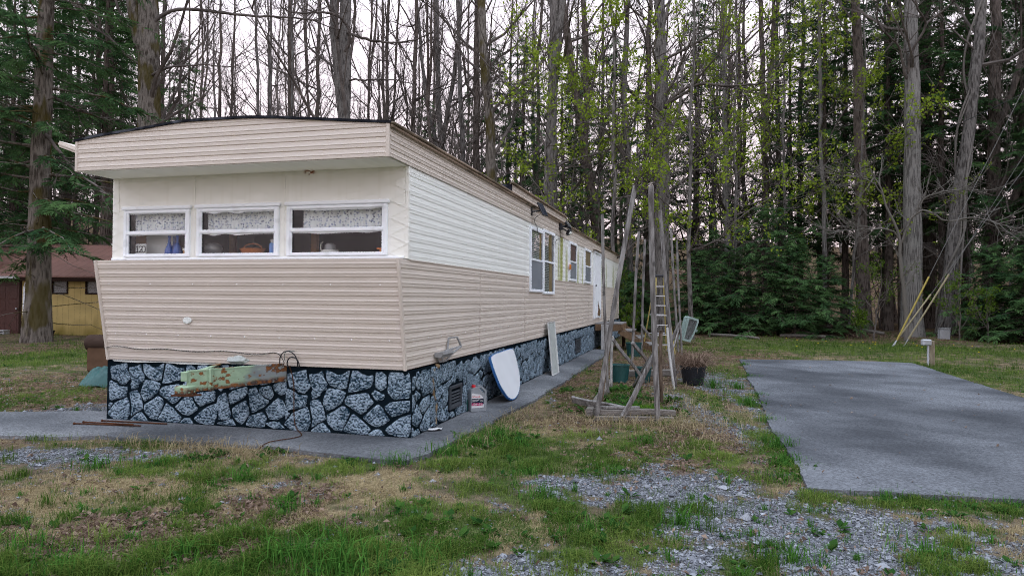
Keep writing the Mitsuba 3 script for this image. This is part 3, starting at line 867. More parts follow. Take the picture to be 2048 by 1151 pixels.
# the skirting of painted stone panels
STONES = [[(0.013,0.595),(0.13,0.614),(0.238,0.647),(0.248,0.558),(0.295,0.472),(0.219,0.398),(0.153,0.407),(0.107,0.45),(0.043,0.455),(0.024,0.521)],
[(0.275,0.596),(0.364,0.604),(0.43,0.638),(0.441,0.565),(0.486,0.508),(0.473,0.449),(0.412,0.417),(0.398,0.376),(0.321,0.34),(0.302,0.398),(0.319,0.443),(0.285,0.53)],
[(0.469,0.647),(0.531,0.634),(0.602,0.6),(0.672,0.614),(0.744,0.656),(0.728,0.575),(0.709,0.473),(0.657,0.459),(0.596,0.471),(0.525,0.495),(0.48,0.552)],
[(0.775,0.652),(0.827,0.658),(0.879,0.624),(0.948,0.604),(1.008,0.614),(1.004,0.541),(0.984,0.49),(0.899,0.463),(0.814,0.44),(0.727,0.43),(0.751,0.532)],
[(1.041,0.644),(1.101,0.653),(1.152,0.618),(1.157,0.504),(1.104,0.459),(1.053,0.486),(1.032,0.514)],
[(0.016,0.439),(0.108,0.405),(0.153,0.37),(0.261,0.374),(0.244,0.315),(0.233,0.263),(0.129,0.236),(0.021,0.209),(-0.003,0.312),(0.003,0.386)],
[(0.289,0.317),(0.387,0.343),(0.441,0.272),(0.46,0.185),(0.47,0.141),(0.374,0.09),(0.312,0.042),(0.325,0.134),(0.3,0.221)],
[(0.49,0.457),(0.587,0.461),(0.701,0.429),(0.677,0.355),(0.66,0.318),(0.573,0.263),(0.486,0.223),(0.441,0.301),(0.448,0.36)],
[(0.728,0.393),(0.814,0.411),(0.951,0.431),(0.987,0.368),(1.021,0.341),(0.971,0.295),(0.929,0.243),(0.87,0.211),(0.8,0.251),(0.695,0.312),(0.694,0.356)],
[(0.005,0.089),(0.076,0.181),(0.148,0.214),(0.254,0.256),(0.283,0.191),(0.294,0.089),(0.251,-0.002),(0.152,0),(0.061,0.01),(-0.012,0.058)],
[(0.295,0),(0.365,0.063),(0.444,0.103),(0.507,0.041),(0.552,-0.012),(0.42,-0.015)],
[(0.49,0.186),(0.574,0.227),(0.669,0.289),(0.731,0.256),(0.745,0.213),(0.715,0.139),(0.682,0.079),(0.657,0.027),(0.578,0.033),(0.507,0.085),(0.484,0.142)],
[(0.674,0.028),(0.725,0.11),(0.783,0.214),(0.853,0.174),(0.906,0.126),(0.984,0.066),(0.959,0.021),(0.925,-0.002),(0.805,-0.002)],
[(0.896,0.176),(0.989,0.253),(1.064,0.321),(1.116,0.287),(1.142,0.231),(1.197,0.17),(1.127,0.116),(1.06,0.091),(0.991,0.109)],
[(0.951,-0.001),(1.026,0.061),(1.094,0.064),(1.146,0.002)],
[(1.141,0.303),(1.207,0.349),(1.416,0.372),(1.417,0.308),(1.401,0.265),(1.293,0.224),(1.227,0.2),(1.158,0.261)],
[(1.145,0.067),(1.228,0.135),(1.311,0.196),(1.426,0.237),(1.452,0.175),(1.437,0.103),(1.397,0.009),(1.297,0.004),(1.196,0.027)],
[(1.45,0.309),(1.491,0.34),(1.548,0.36),(1.574,0.294),(1.592,0.196),(1.618,0.127),(1.594,0.076),(1.471,0.063),(1.469,0.147),(1.435,0.231)],
[(1.438,0.025),(1.545,0.052),(1.635,0.085),(1.677,0.017),(1.562,0.008)],
[(1.589,0.351),(1.654,0.396),(1.816,0.438),(1.825,0.368),(1.753,0.302),(1.616,0.239),(1.587,0.294)],
[(1.633,0.198),(1.705,0.244),(1.802,0.29),(1.835,0.208),(1.845,0.138),(1.789,0.065),(1.758,0.029),(1.7,0.061),(1.642,0.114)],
[(1.836,0.404),(1.92,0.438),(1.953,0.381),(2.026,0.321),(2.09,0.296),(2.027,0.231),(1.884,0.161),(1.848,0.25)],
[(1.806,0.031),(1.845,0.117),(1.917,0.149),(2.012,0.175),(2.061,0.115),(2.031,0.016),(1.887,0.012)],
[(2.044,0.204),(2.122,0.277),(2.2,0.336),(2.255,0.304),(2.319,0.19),(2.265,0.146),(2.187,0.101),(2.093,0.109)],
[(2.046,0.058),(2.14,0.084),(2.219,0.075),(2.283,0.016),(2.142,0.008)],
[(1.964,0.43),(2.103,0.463),(2.123,0.416),(2.144,0.368),(2.108,0.315),(2.042,0.336),(1.969,0.381)],
[(2.131,0.465),(2.275,0.539),(2.299,0.478),(2.285,0.381),(2.223,0.367),(2.159,0.403)],
[(1.185,0.648),(1.328,0.653),(1.37,0.612),(1.403,0.655),(1.43,0.514),(1.407,0.4),(1.24,0.379),(1.172,0.447)],
[(1.461,0.657),(1.584,0.661),(1.585,0.577),(1.571,0.463),(1.49,0.375),(1.448,0.402)],
[(1.617,0.655),(1.683,0.636),(1.78,0.668),(1.797,0.584),(1.815,0.466),(1.686,0.425),(1.605,0.394),(1.596,0.464)],
[(1.82,0.669),(1.893,0.651),(1.957,0.667),(1.974,0.591),(1.952,0.464),(1.84,0.453)],
[(1.988,0.675),(2.068,0.656),(2.131,0.672),(2.109,0.595),(2.099,0.484),(1.976,0.458)],
[(2.16,0.68),(2.26,0.684),(2.289,0.629),(2.275,0.56),(2.134,0.492),(2.133,0.582)],
[(0,0.178),(0.014,0.186),(0.049,0.18),(0.001,0.111)],
[(1.028,0.463),(1.096,0.437),(1.139,0.417),(1.123,0.374),(1.047,0.356),(0.994,0.426)]]
skirt = put(HOME, 'skirting', cat(box(-W - 0.03, 0.066, 0.002, 0.05, 0.0, ZB - 0.006), box(0.03, 0.064, 0.05, L - 0.02, 0.0, ZB - 0.006), box(-W - 0.03, -W, 0.05, L, 0.0, ZB - 0.006), box(-W, 0.03, L - 0.06, L - 0.02, 0.0, ZB - 0.006)), 'black_mortar', label='black skirting with grey stippled stones painted on it')


def rounded(poly, times=2, cut=0.15):
    p = np.asarray(poly, float)
    for _ in range(times):
        q = np.roll(p, -1, 0)
        p = np.stack([p * (1 - cut) + q * cut, p * cut + q * (1 - cut)], 1).reshape(-1, 2)
    return p


def stone(poly, M, r):
    """A stone that stands 12 mm proud, its rim sloped, its face uneven."""
    g = sg.Polygon(rounded(poly, 1, 0.09)).buffer(0.004)
    g = g.simplify(0.003)
    if g.is_empty or g.geom_type != 'Polygon' or g.area < 4e-4:
        return None
    o = np.array(g.exterior.coords)[:-1]
    c = np.array(g.representative_point().coords[0])
    n = len(o)
    inner = c + (o - c) * (1 - 0.009 / np.maximum(np.linalg.norm(o - c, axis=1, keepdims=True), 0.02))
    mid = c + (o - c) * 0.5
    V = np.vstack([np.c_[o, np.zeros(n)], np.c_[inner, 0.010 + r.uniform(-0.002, 0.003, n)], np.c_[mid, 0.012 + r.uniform(-0.003, 0.005, n)], [[*c, 0.013]]])
    F = []
    for i in range(n):
        j = (i + 1) % n
        F += [[i, j, n + j], [i, n + j, n + i], [n + i, n + j, 2 * n + j], [n + i, 2 * n + j, 2 * n + i], [2 * n + i, 2 * n + j, 3 * n]]
    return remap(trimesh.Trimesh(V, np.array(F), process=False), M)


PERIOD = 2.29
parts, rest = [], []
FRONT_M = frame((0, 0.001, 0), (1, 0, 0), (0, 0, 1), (0, -1, 0))
SIDE_M = frame((0.065, 0, 0), (0, 1, 0), (0, 0, 1), (1, 0, 0))
rs = np.random.default_rng(3)
fw, fs = sg.box(-W - 0.02, 0.004, 0.058, ZB - 0.012), sg.box(0.012, 0.004, L - 0.06, ZB - 0.012)
holes = [sg.box(1.05, 0.09, 1.55, 0.41), sg.box(9.85, 0.09, 10.65, 0.46)]
for k in range(2):
    for p in STONES:
        q = sg.Polygon([(x - W + k * PERIOD, z) for x, z in p]).buffer(0).intersection(fw)
        if q.geom_type == 'Polygon' and not q.is_empty:
            m = stone(np.array(q.exterior.coords)[:-1], FRONT_M, rs)
            if m is not None:
                parts.append(m)
for k in range(10):
    for p in STONES:
        q = sg.Polygon([((x - 0.92) * 0.96 + k * PERIOD * 0.96, z) for x, z in p]).buffer(0).intersection(fs)
        for h in holes:
            q = q.difference(h)
        if q.geom_type == 'Polygon' and not q.is_empty:
            m = stone(np.array(q.exterior.coords)[:-1], SIDE_M, rs)
            if m is not None:
                (parts if len(parts) < 240 else rest).append(m)
for m in parts:
    put(skirt, 'stone', m, 'stippled_stone', smooth=45)
put(skirt, 'far_stones', cat(*rest), 'stippled_stone', smooth=45, kind='stuff')
for y0, y1, z0, z1 in ((1.08, 1.52, 0.11, 0.385), (9.9, 10.6, 0.11, 0.44)):
    v = put(skirt, 'vent', cat(cbox(0.062, 0.088, y0, y0 + 0.05, z0, z1), cbox(0.062, 0.088, y1 - 0.05, y1, z0, z1), cbox(0.062, 0.088, y0 + 0.05, y1 - 0.05, z0, z0 + 0.04), cbox(0.062, 0.088, y0 + 0.05, y1 - 0.05, z1 - 0.04, z1)), 'vent_slate')
    put(skirt, 'louvre', cat(*[remap(box(-0.012, 0.012, y0 + 0.05, y1 - 0.05, -0.002, 0.002), frame((0.075, 0, z), (0.8, 0, -0.6), (0, 1, 0), (0.6, 0, 0.8))) for z in np.arange(z0 + 0.05, z1 - 0.05, 0.036)]), 'vent_slate')
zz = np.linspace(0.03, 0.64, 16)
put(skirt, 'filler_seam', tube(np.stack([0.07 + 0 * zz, 0.62 + 0.06 * np.sin(zz * 9) + 0.02 * np.sin(zz * 31), zz], -1), 0.012 + 0.006 * np.sin(zz * 40)), 'foam_filler', smooth=True, label='tan foam filler squeezed into a crack of the side skirting')
put(skirt, 'filler_blob', remap(trimesh.creation.icosphere(2, 0.035), frame((0.06, 0.72, 0.655), (1, 0, 0), (0, 1.2, 0), (0, 0, 0.8))), 'foam_filler', smooth=True)
rip = [(-3.6, 0.02), (-3.3, 0.026), (-2.95, 0.012), (-2.7, 0.024), (-2.4, 0.02), (-2.2, 0.006)]
n = len(rip)
put(front, 'torn_edge', (np.vstack([[(x, -0.022, ZB - 0.002) for x, d in rip], [(x + 0.02, -0.016, ZB - d) for x, d in rip]]), np.array([[i, i + 1, n + i + 1, n + i] for i in range(n - 1)])), 'board_white')
pt = remap(trimesh.creation.icosphere(3, 0.05), frame((-2.53, float(prow(1.145)) - 0.014, 1.145), (1.1, 0, 0), (0, 0.18, 0), (0, 0, 0.75)))
pt.vertices += 0.008 * (meshkit.noise(np.array(pt.vertices) * 60, 2)[:, None] - 0.5)
put(front, 'putty_patch', pt, 'board_white', smooth=True, label='crumpled white putty patch on the tan front')

# the towing hitch under the front
ap, bl, br_ = np.array([-1.85, -0.90, 0.0]), np.array([-2.22, 0.06, 0.0]), np.array([-1.35, 0.06, 0.0])


def channel(p0, p1, z0, z1, h0, h1, side_):
    """A steel channel beam standing on edge between two plan points."""
    t = (p1 - p0) / np.linalg.norm(p1 - p0)
    n = np.array([t[1], -t[0], 0]) * side_
    ms = []
    for a0, a1, b0, b1 in ((0, 0.012, 0, 1), (-0.03, 0.016, 0.94, 1), (-0.03, 0.016, 0, 0.06)):
        v = []
        for p, zz_, h in ((p0, z0, h0), (p1, z1, h1)):
            for u in (a0, a1):
                for w in (b0, b1):
                    v.append(p + n * u + [0, 0, zz_ + h * w])
        ms.append(trimesh.convex.convex_hull(np.array(v)))
    return cat(*ms)


hitch = put(HOME, 'towing_hitch', channel(ap, br_, 0.495, 0.52, 0.205, 0.19, 1), 'flaking_green_paint', label='rusty towing hitch in flaking pale green paint')
put(hitch, 'beam', channel(ap, bl, 0.495, 0.53, 0.175, 0.15, -1), 'flaking_green_paint')
put(hitch, 'coupler', cat(cbox(-1.91, -1.84, -0.93, -0.87, 0.60, 0.69, 0.004), cbox(-1.955, -1.80, -0.96, -0.84, 0.475, 0.555, 0.006)), 'flaking_green_paint')
put(hitch, 'bottom_plate', prism([(-1.97, -0.98), (-1.78, -0.96), (-1.74, -0.84), (-1.93, -0.84)], 0.014).apply_translation((0, 0, 0.462)), 'rusty_iron')
put(hitch, 'stiffener', cbox(-1.745, -1.715, -0.75, -0.70, 0.49, 0.71, 0.004), 'flaking_green_paint')
pb = trimesh.creation.icosphere(3, 0.09)
pb.vertices *= 1 + 0.5 * (meshkit.noise(np.array(pb.vertices) * 22, 8)[:, None] - 0.5)
single('plastic_bag', remap(pb, frame((-1.72, -0.34, 0.755), (1.2, 0, 0), (0, 0.9, 0), (0, 0, 0.5))), 'sheet_glass_dirty', 'crumpled clear plastic bag lying on the green towing hitch', 'bag')
cpts = [(-3.69, -0.05, 0.80), (-3.62, -0.062, 0.825), (-3.5, -0.062, 0.835), (-3.19, -0.06, 0.812), (-2.92, -0.06, 0.823), (-2.46, -0.06, 0.803), (-2.08, -0.062, 0.82), (-1.6, -0.06, 0.805), (-1.44, -0.06, 0.815), (-1.38, -0.08, 0.78), (-1.33, -0.1, 0.72)]
single('telephone_wire', tube(curve(cpts, 60), 0.0042, 6), 'black_rubber', 'thin dark wire sagging along the foot of the tan front', 'wire', smooth=True)
for i, (r, dx, dz, lb) in enumerate(((0.105, 0.0, 0.0, 'larger looped black cable standing up from the end of the green hitch'), (0.07, 0.055, -0.02, 'smaller looped black cable inside the larger loop by the green hitch'))):
    aa = np.linspace(-0.3, math.pi + 0.4, 30)
    p = np.stack([-1.285 + dx - r * np.cos(aa), -0.09 - 0.02 * np.sin(aa), 0.725 + dz + r * np.sin(aa) * 1.15], -1)
    single('cable_loop', tube(p, 0.0065, 8), 'black_rubber', lb, 'cable', 'cable loops above the hitch', smooth=True)
gpts = [(-1.345, -0.06, 0.735), (-1.35, -0.07, 0.78), (-1.34, -0.075, 0.82), (-1.30, -0.08, 0.845), (-1.22, -0.08, 0.84)]
single('green_wire', tube(curve(gpts, 24), 0.003, 6), 'teal_plastic', 'thin green wire beside the black cable loops', 'wire', smooth=True)
dpts = [(-1.33, -0.02, 0.70), (-1.27, -0.018, 0.5), (-1.26, -0.018, 0.2), (-1.24, -0.02, 0.06), (-1.12, -0.12, 0.012), (-1.02, -0.3, 0.01), (-1.10, -0.5, 0.01), (-1.14, -0.66, 0.012), (-1.13, -0.8, -0.02)]
single('ground_cable', tube(curve(dpts, 60), 0.005, 6), 'rusty_iron', 'rusty brown cable curling from the skirting across the path', 'cable', smooth=True)

# ---------------------------------------------------------------- things on and by the side of the home
b = thing('hanger_bracket', 'grey plastic hose hanger fixed low on the tan side wall', 'hose hanger')
cradle = tube(np.stack([0.055 + 0.05 * np.cos(np.linspace(-2.6, 0.9, 10)), np.full(10, 0.74), 0.80 + 0.045 * np.sin(np.linspace(-2.6, 0.9, 10))], -1), 0.012, 6)
hull = trimesh.convex.convex_hull(np.array([(x, y, z) for y in (0.74, 1.08) for x, z in ((0.02, 0.755), (0.09, 0.745), (0.125, 0.785), (0.12, 0.815), (0.02, 0.80))]))
put(b, 'cradle', hull, 'grey_plastic')
put(b, 'lower_frame', cat(beam((0.03, 0.78, 0.75), (0.05, 0.82, 0.695), 0.018), beam((0.10, 0.78, 0.75), (0.09, 0.82, 0.695), 0.018), beam((0.05, 0.82, 0.695), (0.06, 1.0, 0.695), 0.018), beam((0.06, 1.0, 0.695), (0.10, 1.06, 0.75), 0.018)), 'grey_plastic')
put(b, 'end_loop', cat(beam((0.03, 1.13, 0.80), (0.03, 1.17, 0.945), 0.02), beam((0.03, 1.17, 0.945), (0.12, 1.21, 0.955), 0.02), beam((0.12, 1.21, 0.955), (0.14, 1.30, 0.845), 0.02), beam((0.14, 1.30, 0.845), (0.1, 1.08, 0.765), 0.022), beam((0.03, 1.05, 0.80), (0.14, 1.30, 0.845), 0.018)), 'grey_plastic')

s = thing('solar_panel', 'small black solar panel on a bracket under the roof edge', 'solar panel')
Ms = frame((0.20, 5.5, 2.995), (0.25, 0.968, 0.0), (-0.44, 0.11, 0.89), (0.86, -0.22, 0.455))
put(s, 'frame', remap(cbox(-0.10, 0.10, -0.13, 0.13, -0.012, 0.012, 0.004), Ms), 'black_plastic')
put(s, 'cell', remap(box(-0.085, 0.085, -0.115, 0.115, 0.012, 0.0135), Ms), 'solar_cell')
put(s, 'arm', cat(tube([(0.02, 5.42, 2.95), (0.11, 5.46, 2.96), (0.19, 5.5, 2.99)], 0.014), cbox(0.012, 0.03, 5.38, 5.46, 2.88, 3.02, 0.004)), 'black_plastic')
single('lamp_cord', tube(curve([(0.16, 5.46, 2.90), (0.05, 5.52, 2.80), (0.065, 5.66, 2.70), (0.05, 5.74, 2.6)], 20), 0.005, 6), 'black_rubber', 'thin black cord hanging from the solar panel to the nearest window', 'cord', smooth=True)
f = thing('security_light', 'three headed black security light high on the side wall beside the roof edge', 'security light')
put(f, 'bracket', cbox(0.02, 0.075, 7.98, 8.10, 2.88, 3.02, 0.01), 'black_plastic')
for y, z, tw, lens in ((8.12, 2.99, 0.25, 1), (8.36, 2.99, 0.55, 1)):
    Mf = frame((0.17, y, z), (-0.2, 0.95, 0), (-0.5, -0.1, 0.86), (0.84, -0.2, 0.5))
    h = put(f, 'lamp_head', remap(cbox(-0.10, 0.10, -0.075, 0.075, -0.03, 0.02, 0.012), Mf), 'black_plastic')
    put(h, 'lens', remap(cbox(-0.085, 0.085, -0.06, 0.06, 0.02, 0.026, 0.002), Mf), 'lamp_lens')
h = put(f, 'sensor', remap(cbox(-0.07, 0.07, -0.07, 0.07, -0.04, 0.02, 0.02), frame((0.19, 8.26, 2.84), (0.3, 0.95, 0.0), (0.5, -0.2, 0.84), (0.8, -0.25, -0.54))), 'black_plastic')
put(h, 'lens', remap(trimesh.creation.icosphere(2, 0.04), frame((0.205, 8.255, 2.83), (1, 0, 0), (0, 1, 0), (0, 0, 1))), 'lamp_lens', smooth=True)
put(f, 'arm', cat(tube([(0.07, 8.04, 2.95), (0.14, 8.12, 2.97)], 0.016), tube([(0.07, 8.04, 2.95), (0.15, 8.34, 2.97)], 0.016), tube([(0.07, 8.04, 2.92), (0.17, 8.24, 2.86)], 0.016)), 'black_plastic')
single('light_cord', tube(curve([(0.03, 8.06, 2.88), (0.035, 8.1, 2.78), (0.04, 8.05, 2.73), (0.03, 7.8, 2.66), (0.03, 7.55, 2.45)], 24), 0.005, 6), 'black_rubber', 'thin cord looping below the security light on the cream siding', 'cord', smooth=True)

BO = [(2.45, 0.735), (3.70, 0.755), (3.67, 0.6), (3.53, 0.36), (3.33, 0.215), (3.12, 0.135), (2.90, 0.098), (2.72, 0.10), (2.56, 0.15), (2.42, 0.31), (2.40, 0.54)]
# the leaning top follows the plane x = 0.46 - 0.40 z; a scale along its slope keeps the outline
bo = sg.Polygon(rounded(BO, 2)).buffer(0)
sl = math.hypot(1, 0.40)
Mb = frame((0.40, 0, 0.0), (0, 1, 0), (-0.40, 0, 1), (1 / sl, 0, 0.40 / sl))
q = thing('table_top', 'white rounded table top with blue edging leaning against the skirting', 'table top')


def leaning(poly, d0, d1):
    m = prism(poly, d1 - d0)
    m.apply_translation((0, 0, d0))
    return remap(m, Mb)


LOW = bo.bounds[1]
bo = sg.Polygon([(y, z - LOW + 0.012) for y, z in bo.exterior.coords])
put(q, 'edging', leaning(bo, -0.02, 0.012), 'blue_edging', smooth=40)
put(q, 'surface', leaning(bo.buffer(-0.012), 0.012, 0.016), 'tabletop_laminate')
q = thing('glass_sheet', 'narrow sheet of dirty glass leaning on the side wall beyond the white table top', 'glass sheet')
pz = [(0.30, 6.0, 0.0), (0.30, 6.62, 0.0), (0.075, 7.3, 0.95), (0.075, 6.62, 0.95)]
v = np.array(pz + [(x - 0.012, y, z) for x, y, z in pz])
put(q, 'pane', trimesh.convex.convex_hull(v), 'sheet_glass_dirty')
put(q, 'edge_strip', cat(*[beam(pz[i], pz[(i + 1) % 4], 0.02, 0.02) for i in range(4)]), 'pale_timber')

# the oil jug
j = thing('oil_jug', 'silver grey oil jug with red cap and label standing on the path by the skirting', 'jug')
JO = np.array([0.19, 1.80, 0.0])
jx, jy = np.array([0.80, 0.60, 0]), np.array([-0.60, 0.80, 0])


def jug(m):
    return remap(m, frame(JO, jx, jy, (0, 0, 1)))


prof = sg.Polygon([(-0.098, 0.004), (0.098, 0.004), (0.104, 0.02), (0.104, 0.19), (0.10, 0.21), (0.055, 0.235), (0.02, 0.275), (-0.005, 0.30), (-0.055, 0.30), (-0.095, 0.275), (-0.104, 0.25), (-0.104, 0.02)])
m = prism(prof.buffer(-0.012).buffer(0.012), 0.11)
m.apply_translation((0, 0, -0.055))
m = trimesh.Trimesh(m.vertices, m.faces)
put(j, 'body', jug(remap(m, frame((0, 0, 0), (1, 0, 0), (0, 0, 1), (0, -1, 0)))), 'jug_plastic', smooth=35)
hd = sg.Polygon([(-0.022, 0.27), (0.012, 0.318), (0.03, 0.322), (0.105, 0.265), (0.112, 0.25), (0.108, 0.20), (0.06, 0.225)]).buffer(0.004).difference(sg.Polygon([(0.012, 0.275), (0.028, 0.295), (0.088, 0.25), (0.09, 0.225), (0.06, 0.236)]).buffer(0.004))
m = prism(hd, 0.05)
m.apply_translation((0, 0, -0.025))
put(j, 'handle', jug(remap(m, frame((0, 0, 0), (1, 0, 0), (0, 0, 1), (0, -1, 0)))), 'jug_plastic', smooth=35)
put(j, 'cap', jug(remap(lathe([(0, 0), (0.026, 0), (0.026, 0.028), (0, 0.03)], 20), frame((-0.052, 0, 0.30), (1, 0, 0), (0, 1, 0), (0, 0, 1)))), 'jug_red', smooth=40)


def on_jug(m, d):
    return jug(remap(m, frame((0, -0.0555 - d, 0), (1, 0, 0), (0, 0, 1), (0, -1, 0))))


lab = put(j, 'label', on_jug(prism([(-0.093, 0.05), (0.065, 0.05), (0.065, 0.165), (0.03, 0.21), (-0.093, 0.235)], 0.001), 0.0), 'label_white')
put(lab, 'navy_band', on_jug(prism([(-0.093, 0.095), (0.065, 0.095), (0.065, 0.165), (-0.093, 0.165)], 0.001), 0.0012), 'label_navy')
put(lab, 'magenta_band', on_jug(prism([(-0.095, 0.078), (0.045, 0.078), (0.05, 0.108), (-0.095, 0.112)], 0.001), 0.0024), 'label_magenta')
for tx, hh, o, mt, d in (('DOLLAR', 0.019, (-0.088, 0.178), 'jug_red', 0.0012), ('10W-30', 0.021, (-0.085, 0.085), 'label_white', 0.0036)):
    t = meshkit.text_mesh(tx, hh, 0.0006, bold=True)
    put(lab, 'lettering', on_jug(remap(t, frame((o[0], o[1], 0), (1, 0, 0), (0, 1, 0), (0, 0, 1))), d), mt)
put(lab, 'seal', on_jug(remap(trimesh.creation.annulus(0.008, 0.013, 0.001, sections=18), frame((0.035, 0.135, 0), (1, 0, 0), (0, 1, 0), (0, 0, 1))), 0.0026), 'label_white')
put(lab, 'print_lines', on_jug(cat(*[box(-0.085, 0.02 - 0.02 * k, 0.15 - 0.011 * k, 0.154 - 0.011 * k, 0, 0.0008) for k in range(3)]), 0.0026), 'label_white')
single('green_bottle', jug(remap(lathe([(0, 0), (0.025, 0), (0.026, 0.13), (0.012, 0.15), (0.012, 0.19), (0, 0.19)], 14), frame((-0.14, 0.03, 0.002), (1, 0, 0), (0, 1, 0), (0, 0, 1)))), 'teal_plastic', 'slim green bottle standing just left of the oil jug', 'bottle', smooth=40)
pp = np.array([[i * 0.05, k * 0.05] for i in range(6) for k in range(4)])
pzz = 0.008 + 0.03 * meshkit.noise(np.c_[pp * 14, pp[:, :1] * 0 + 2], 1)
fq = np.array([[i * 4 + k, i * 4 + k + 1, i * 4 + k + 5, i * 4 + k + 4] for i in range(5) for k in range(3)])
single('crumpled_paper', (np.c_[0.10 + pp[:, 0] * 0.5 - pp[:, 1] * 0.2, 0.36 + pp[:, 1] * 0.8 + pp[:, 0] * 0.3, pzz], fq), 'label_white', 'crumpled white paper lying on the path by the corner of the skirting', 'paper')

for k, (p0, p1, lb) in enumerate((((-3.72, -0.40, 0.012), (-2.94, -0.30, 0.012), 'nearest rusty iron rod on the path in front of the skirting'), ((-3.70, -0.30, 0.012), (-2.98, -0.36, 0.034), 'middle rusty iron rod, lying across the nearest one on the path'), ((-3.58, -0.17, 0.012), (-2.76, -0.12, 0.012), 'rusty iron rod closest to the foot of the skirting'))):
    r = thing('iron_rod', lb, 'rod', 'rusty iron rods on the path')
    put(r, 'shaft', tube([p0, p1], 0.008, 8), 'rusty_iron', smooth=40)
    put(r, 'head', remap(trimesh.creation.icosphere(1, 0.014), frame(p0, (1, 0, 0), (0, 1, 0), (0, 0, 1))), 'rusty_iron')

# the wooden steps at the side door
st = thing('wooden_steps', 'weathered cedar steps and landing at the white side door', 'steps')
put(st, 'landing', cat(*[cbox(0.10 + 0.15 * k, 0.235 + 0.15 * k, 13.0, 14.6, 0.70, 0.735, 0.005) for k in range(5)]), 'grey_timber')
put(st, 'front_joist', cbox(0.10, 0.82, 12.99, 13.03, 0.52, 0.70), 'cedar_timber')
put(st, 'front_joist', cbox(0.80, 0.84, 13.03, 14.6, 0.52, 0.70), 'cedar_timber')
put(st, 'post', cbox(0.28, 0.52, 12.93, 12.985, 0.0, 0.70), 'pale_timber')
put(st, 'post', cbox(0.72, 0.81, 14.4, 14.5, 0.0, 0.52), 'cedar_timber')
for k in range(3):
    put(st, 'tread', cbox(0.84 + 0.27 * k, 1.14 + 0.27 * k, 13.05, 14.5, 0.50 - 0.19 * k, 0.54 - 0.19 * k), 'grey_timber')
    put(st, 'riser', cbox(1.08 + 0.27 * k, 1.11 + 0.27 * k, 13.1, 14.45, 0.33 - 0.19 * k, 0.50 - 0.19 * k), 'cedar_timber')
for y in (13.07, 14.45):
    put(st, 'stringer', cat(beam((0.78, y, 0.55), (1.72, y, -0.02), 0.04, 0.2)), 'cedar_timber')

# ---------------------------------------------------------------- the garden frame of old posts
g1 = thing('garden_frame', 'tall rickety garden frame of weathered posts and slanting braces nearest the camera', 'garden frame', None)
PT = {n: (np.array(a), np.array(b), w) for n, a, b, w in [
    ('A',(1.67, 1.75, -0.02),(2.1, 2.16, 2.82),0.07),
    ('A2',(1.55, 3.19, -0.03),(1.7, 3.12, 1.0),0.07),
    ('B',(1.55, 4.13, -0.05),(1.5, 3.66, 2.66),0.055),
    ('C',(2.41, 1.87, -0.02),(2.32, 1.7, 2.74),0.078),
    ('C2',(2.39, 3.31, -0.02),(2.37, 3.29, 0.99),0.06),
    ('D',(2.53, 5.31, 0.01),(2.27, 5.0, 2.87),0.07),
    ('E',(2.4, 13.04, 0.0),(2.19, 12.73, 3.32),0.075),
    ('F',(2.51, 12.03, -0.01),(2.37, 11.75, 2.94),0.06),
    ('G',(1.39, 10.08, -0.05),(1.55, 9.87, 3.0),0.075),
    ('H',(1.46, 12.17, -0.0),(1.55, 11.94, 2.99),0.075),
    ('b1',(2.0, 1.78, 0.03),(2.36, 1.95, 0.76),0.07),
    ('b2',(1.72, 3.23, 0.85),(2.13, 3.55, 0.25),0.06),
    ('b3',(1.9, 4.53, 0.05),(2.33, 2.66, 0.74),0.06),
    ('white1',(1.5, 4.94, -0.02),(1.53, 4.83, 0.81),0.05),
    ('white2',(2.52, 5.0, -0.03),(2.39, 5.06, 0.96),0.05),
    ('r1',(1.46, 12.06, 0.76),(1.84, 12.16, 0.21),0.09),
    ('r2',(1.61, 7.65, 0.54),(1.88, 8.14, 0.11),0.09),
    ('r3',(2.14, 11.93, 0.07),(2.48, 12.01, 0.88),0.09),
    ('r4',(2.22, 11.44, -0.05),(2.43, 12.0, 0.69),0.05),
    ('plank1',(1.31, 2.3, 0.13),(2.02, 1.97, 0.08),0.07),
    ('log1',(1.67, 1.78, 0.07),(2.53, 2.0, 0.07),0.12),
    ('log2',(1.7, 1.7, 0.01),(2.5, 1.91, 0.01),0.07),
    ('log3',(1.51, 5.56, 0.08),(2.49, 6.13, 0.15),0.15),
]}


def post(owner, n, m='grey_timber', name='post', bend=0.012, h=None, label=None):
    a, b_, w = PT[n]
    a = a.copy()
    if a[2] < 0.04 and name == 'post':
        a[2] = -0.15
    put(owner, name, beam(a, b_, 0.70 * w, h, twist=0.15, bend=bend), m, label=label)


post(g1, 'A', label='leaning grey post at the left')
post(g1, 'C', label='tall thick grey post in the middle')
post(g1, 'b1', name='brace')
g2 = thing('garden_frame', 'middle part of the garden frame with brown stub posts and thin leaning poles', 'garden frame')
post(g2, 'A2', 'brown_timber')
post(g2, 'C2', 'brown_timber')
post(g2, 'B')
post(g2, 'D')
post(g2, 'b2', name='brace')
post(g2, 'b3', name='brace')
post(g2, 'white1', 'pale_timber', label='whitish short post at the left')
post(g2, 'white2', 'pale_timber', label='whitish slanting post at the right')
g3 = thing('garden_frame', 'far part of the garden frame, four thin posts near the steps and the kennel', 'garden frame')
for n in 'EFGH':
    post(g3, n)
for n in ('r1', 'r2', 'r3', 'r4'):
    post(g3, n, name='brace')
for k in (g1, g2, g3):
    labels[k]['group'] = 'parts of the garden frame'
single('bed_plank', beam(PT['plank1'][0], PT['plank1'][1], 0.035, 0.09, twist=0.4, bend=0.01), 'grey_timber', 'loose grey plank slanting off the left end of the raised bed', 'plank')
bed = thing('raised_bed', 'raised garden bed edged with rotting timbers under the garden frame', 'raised bed')
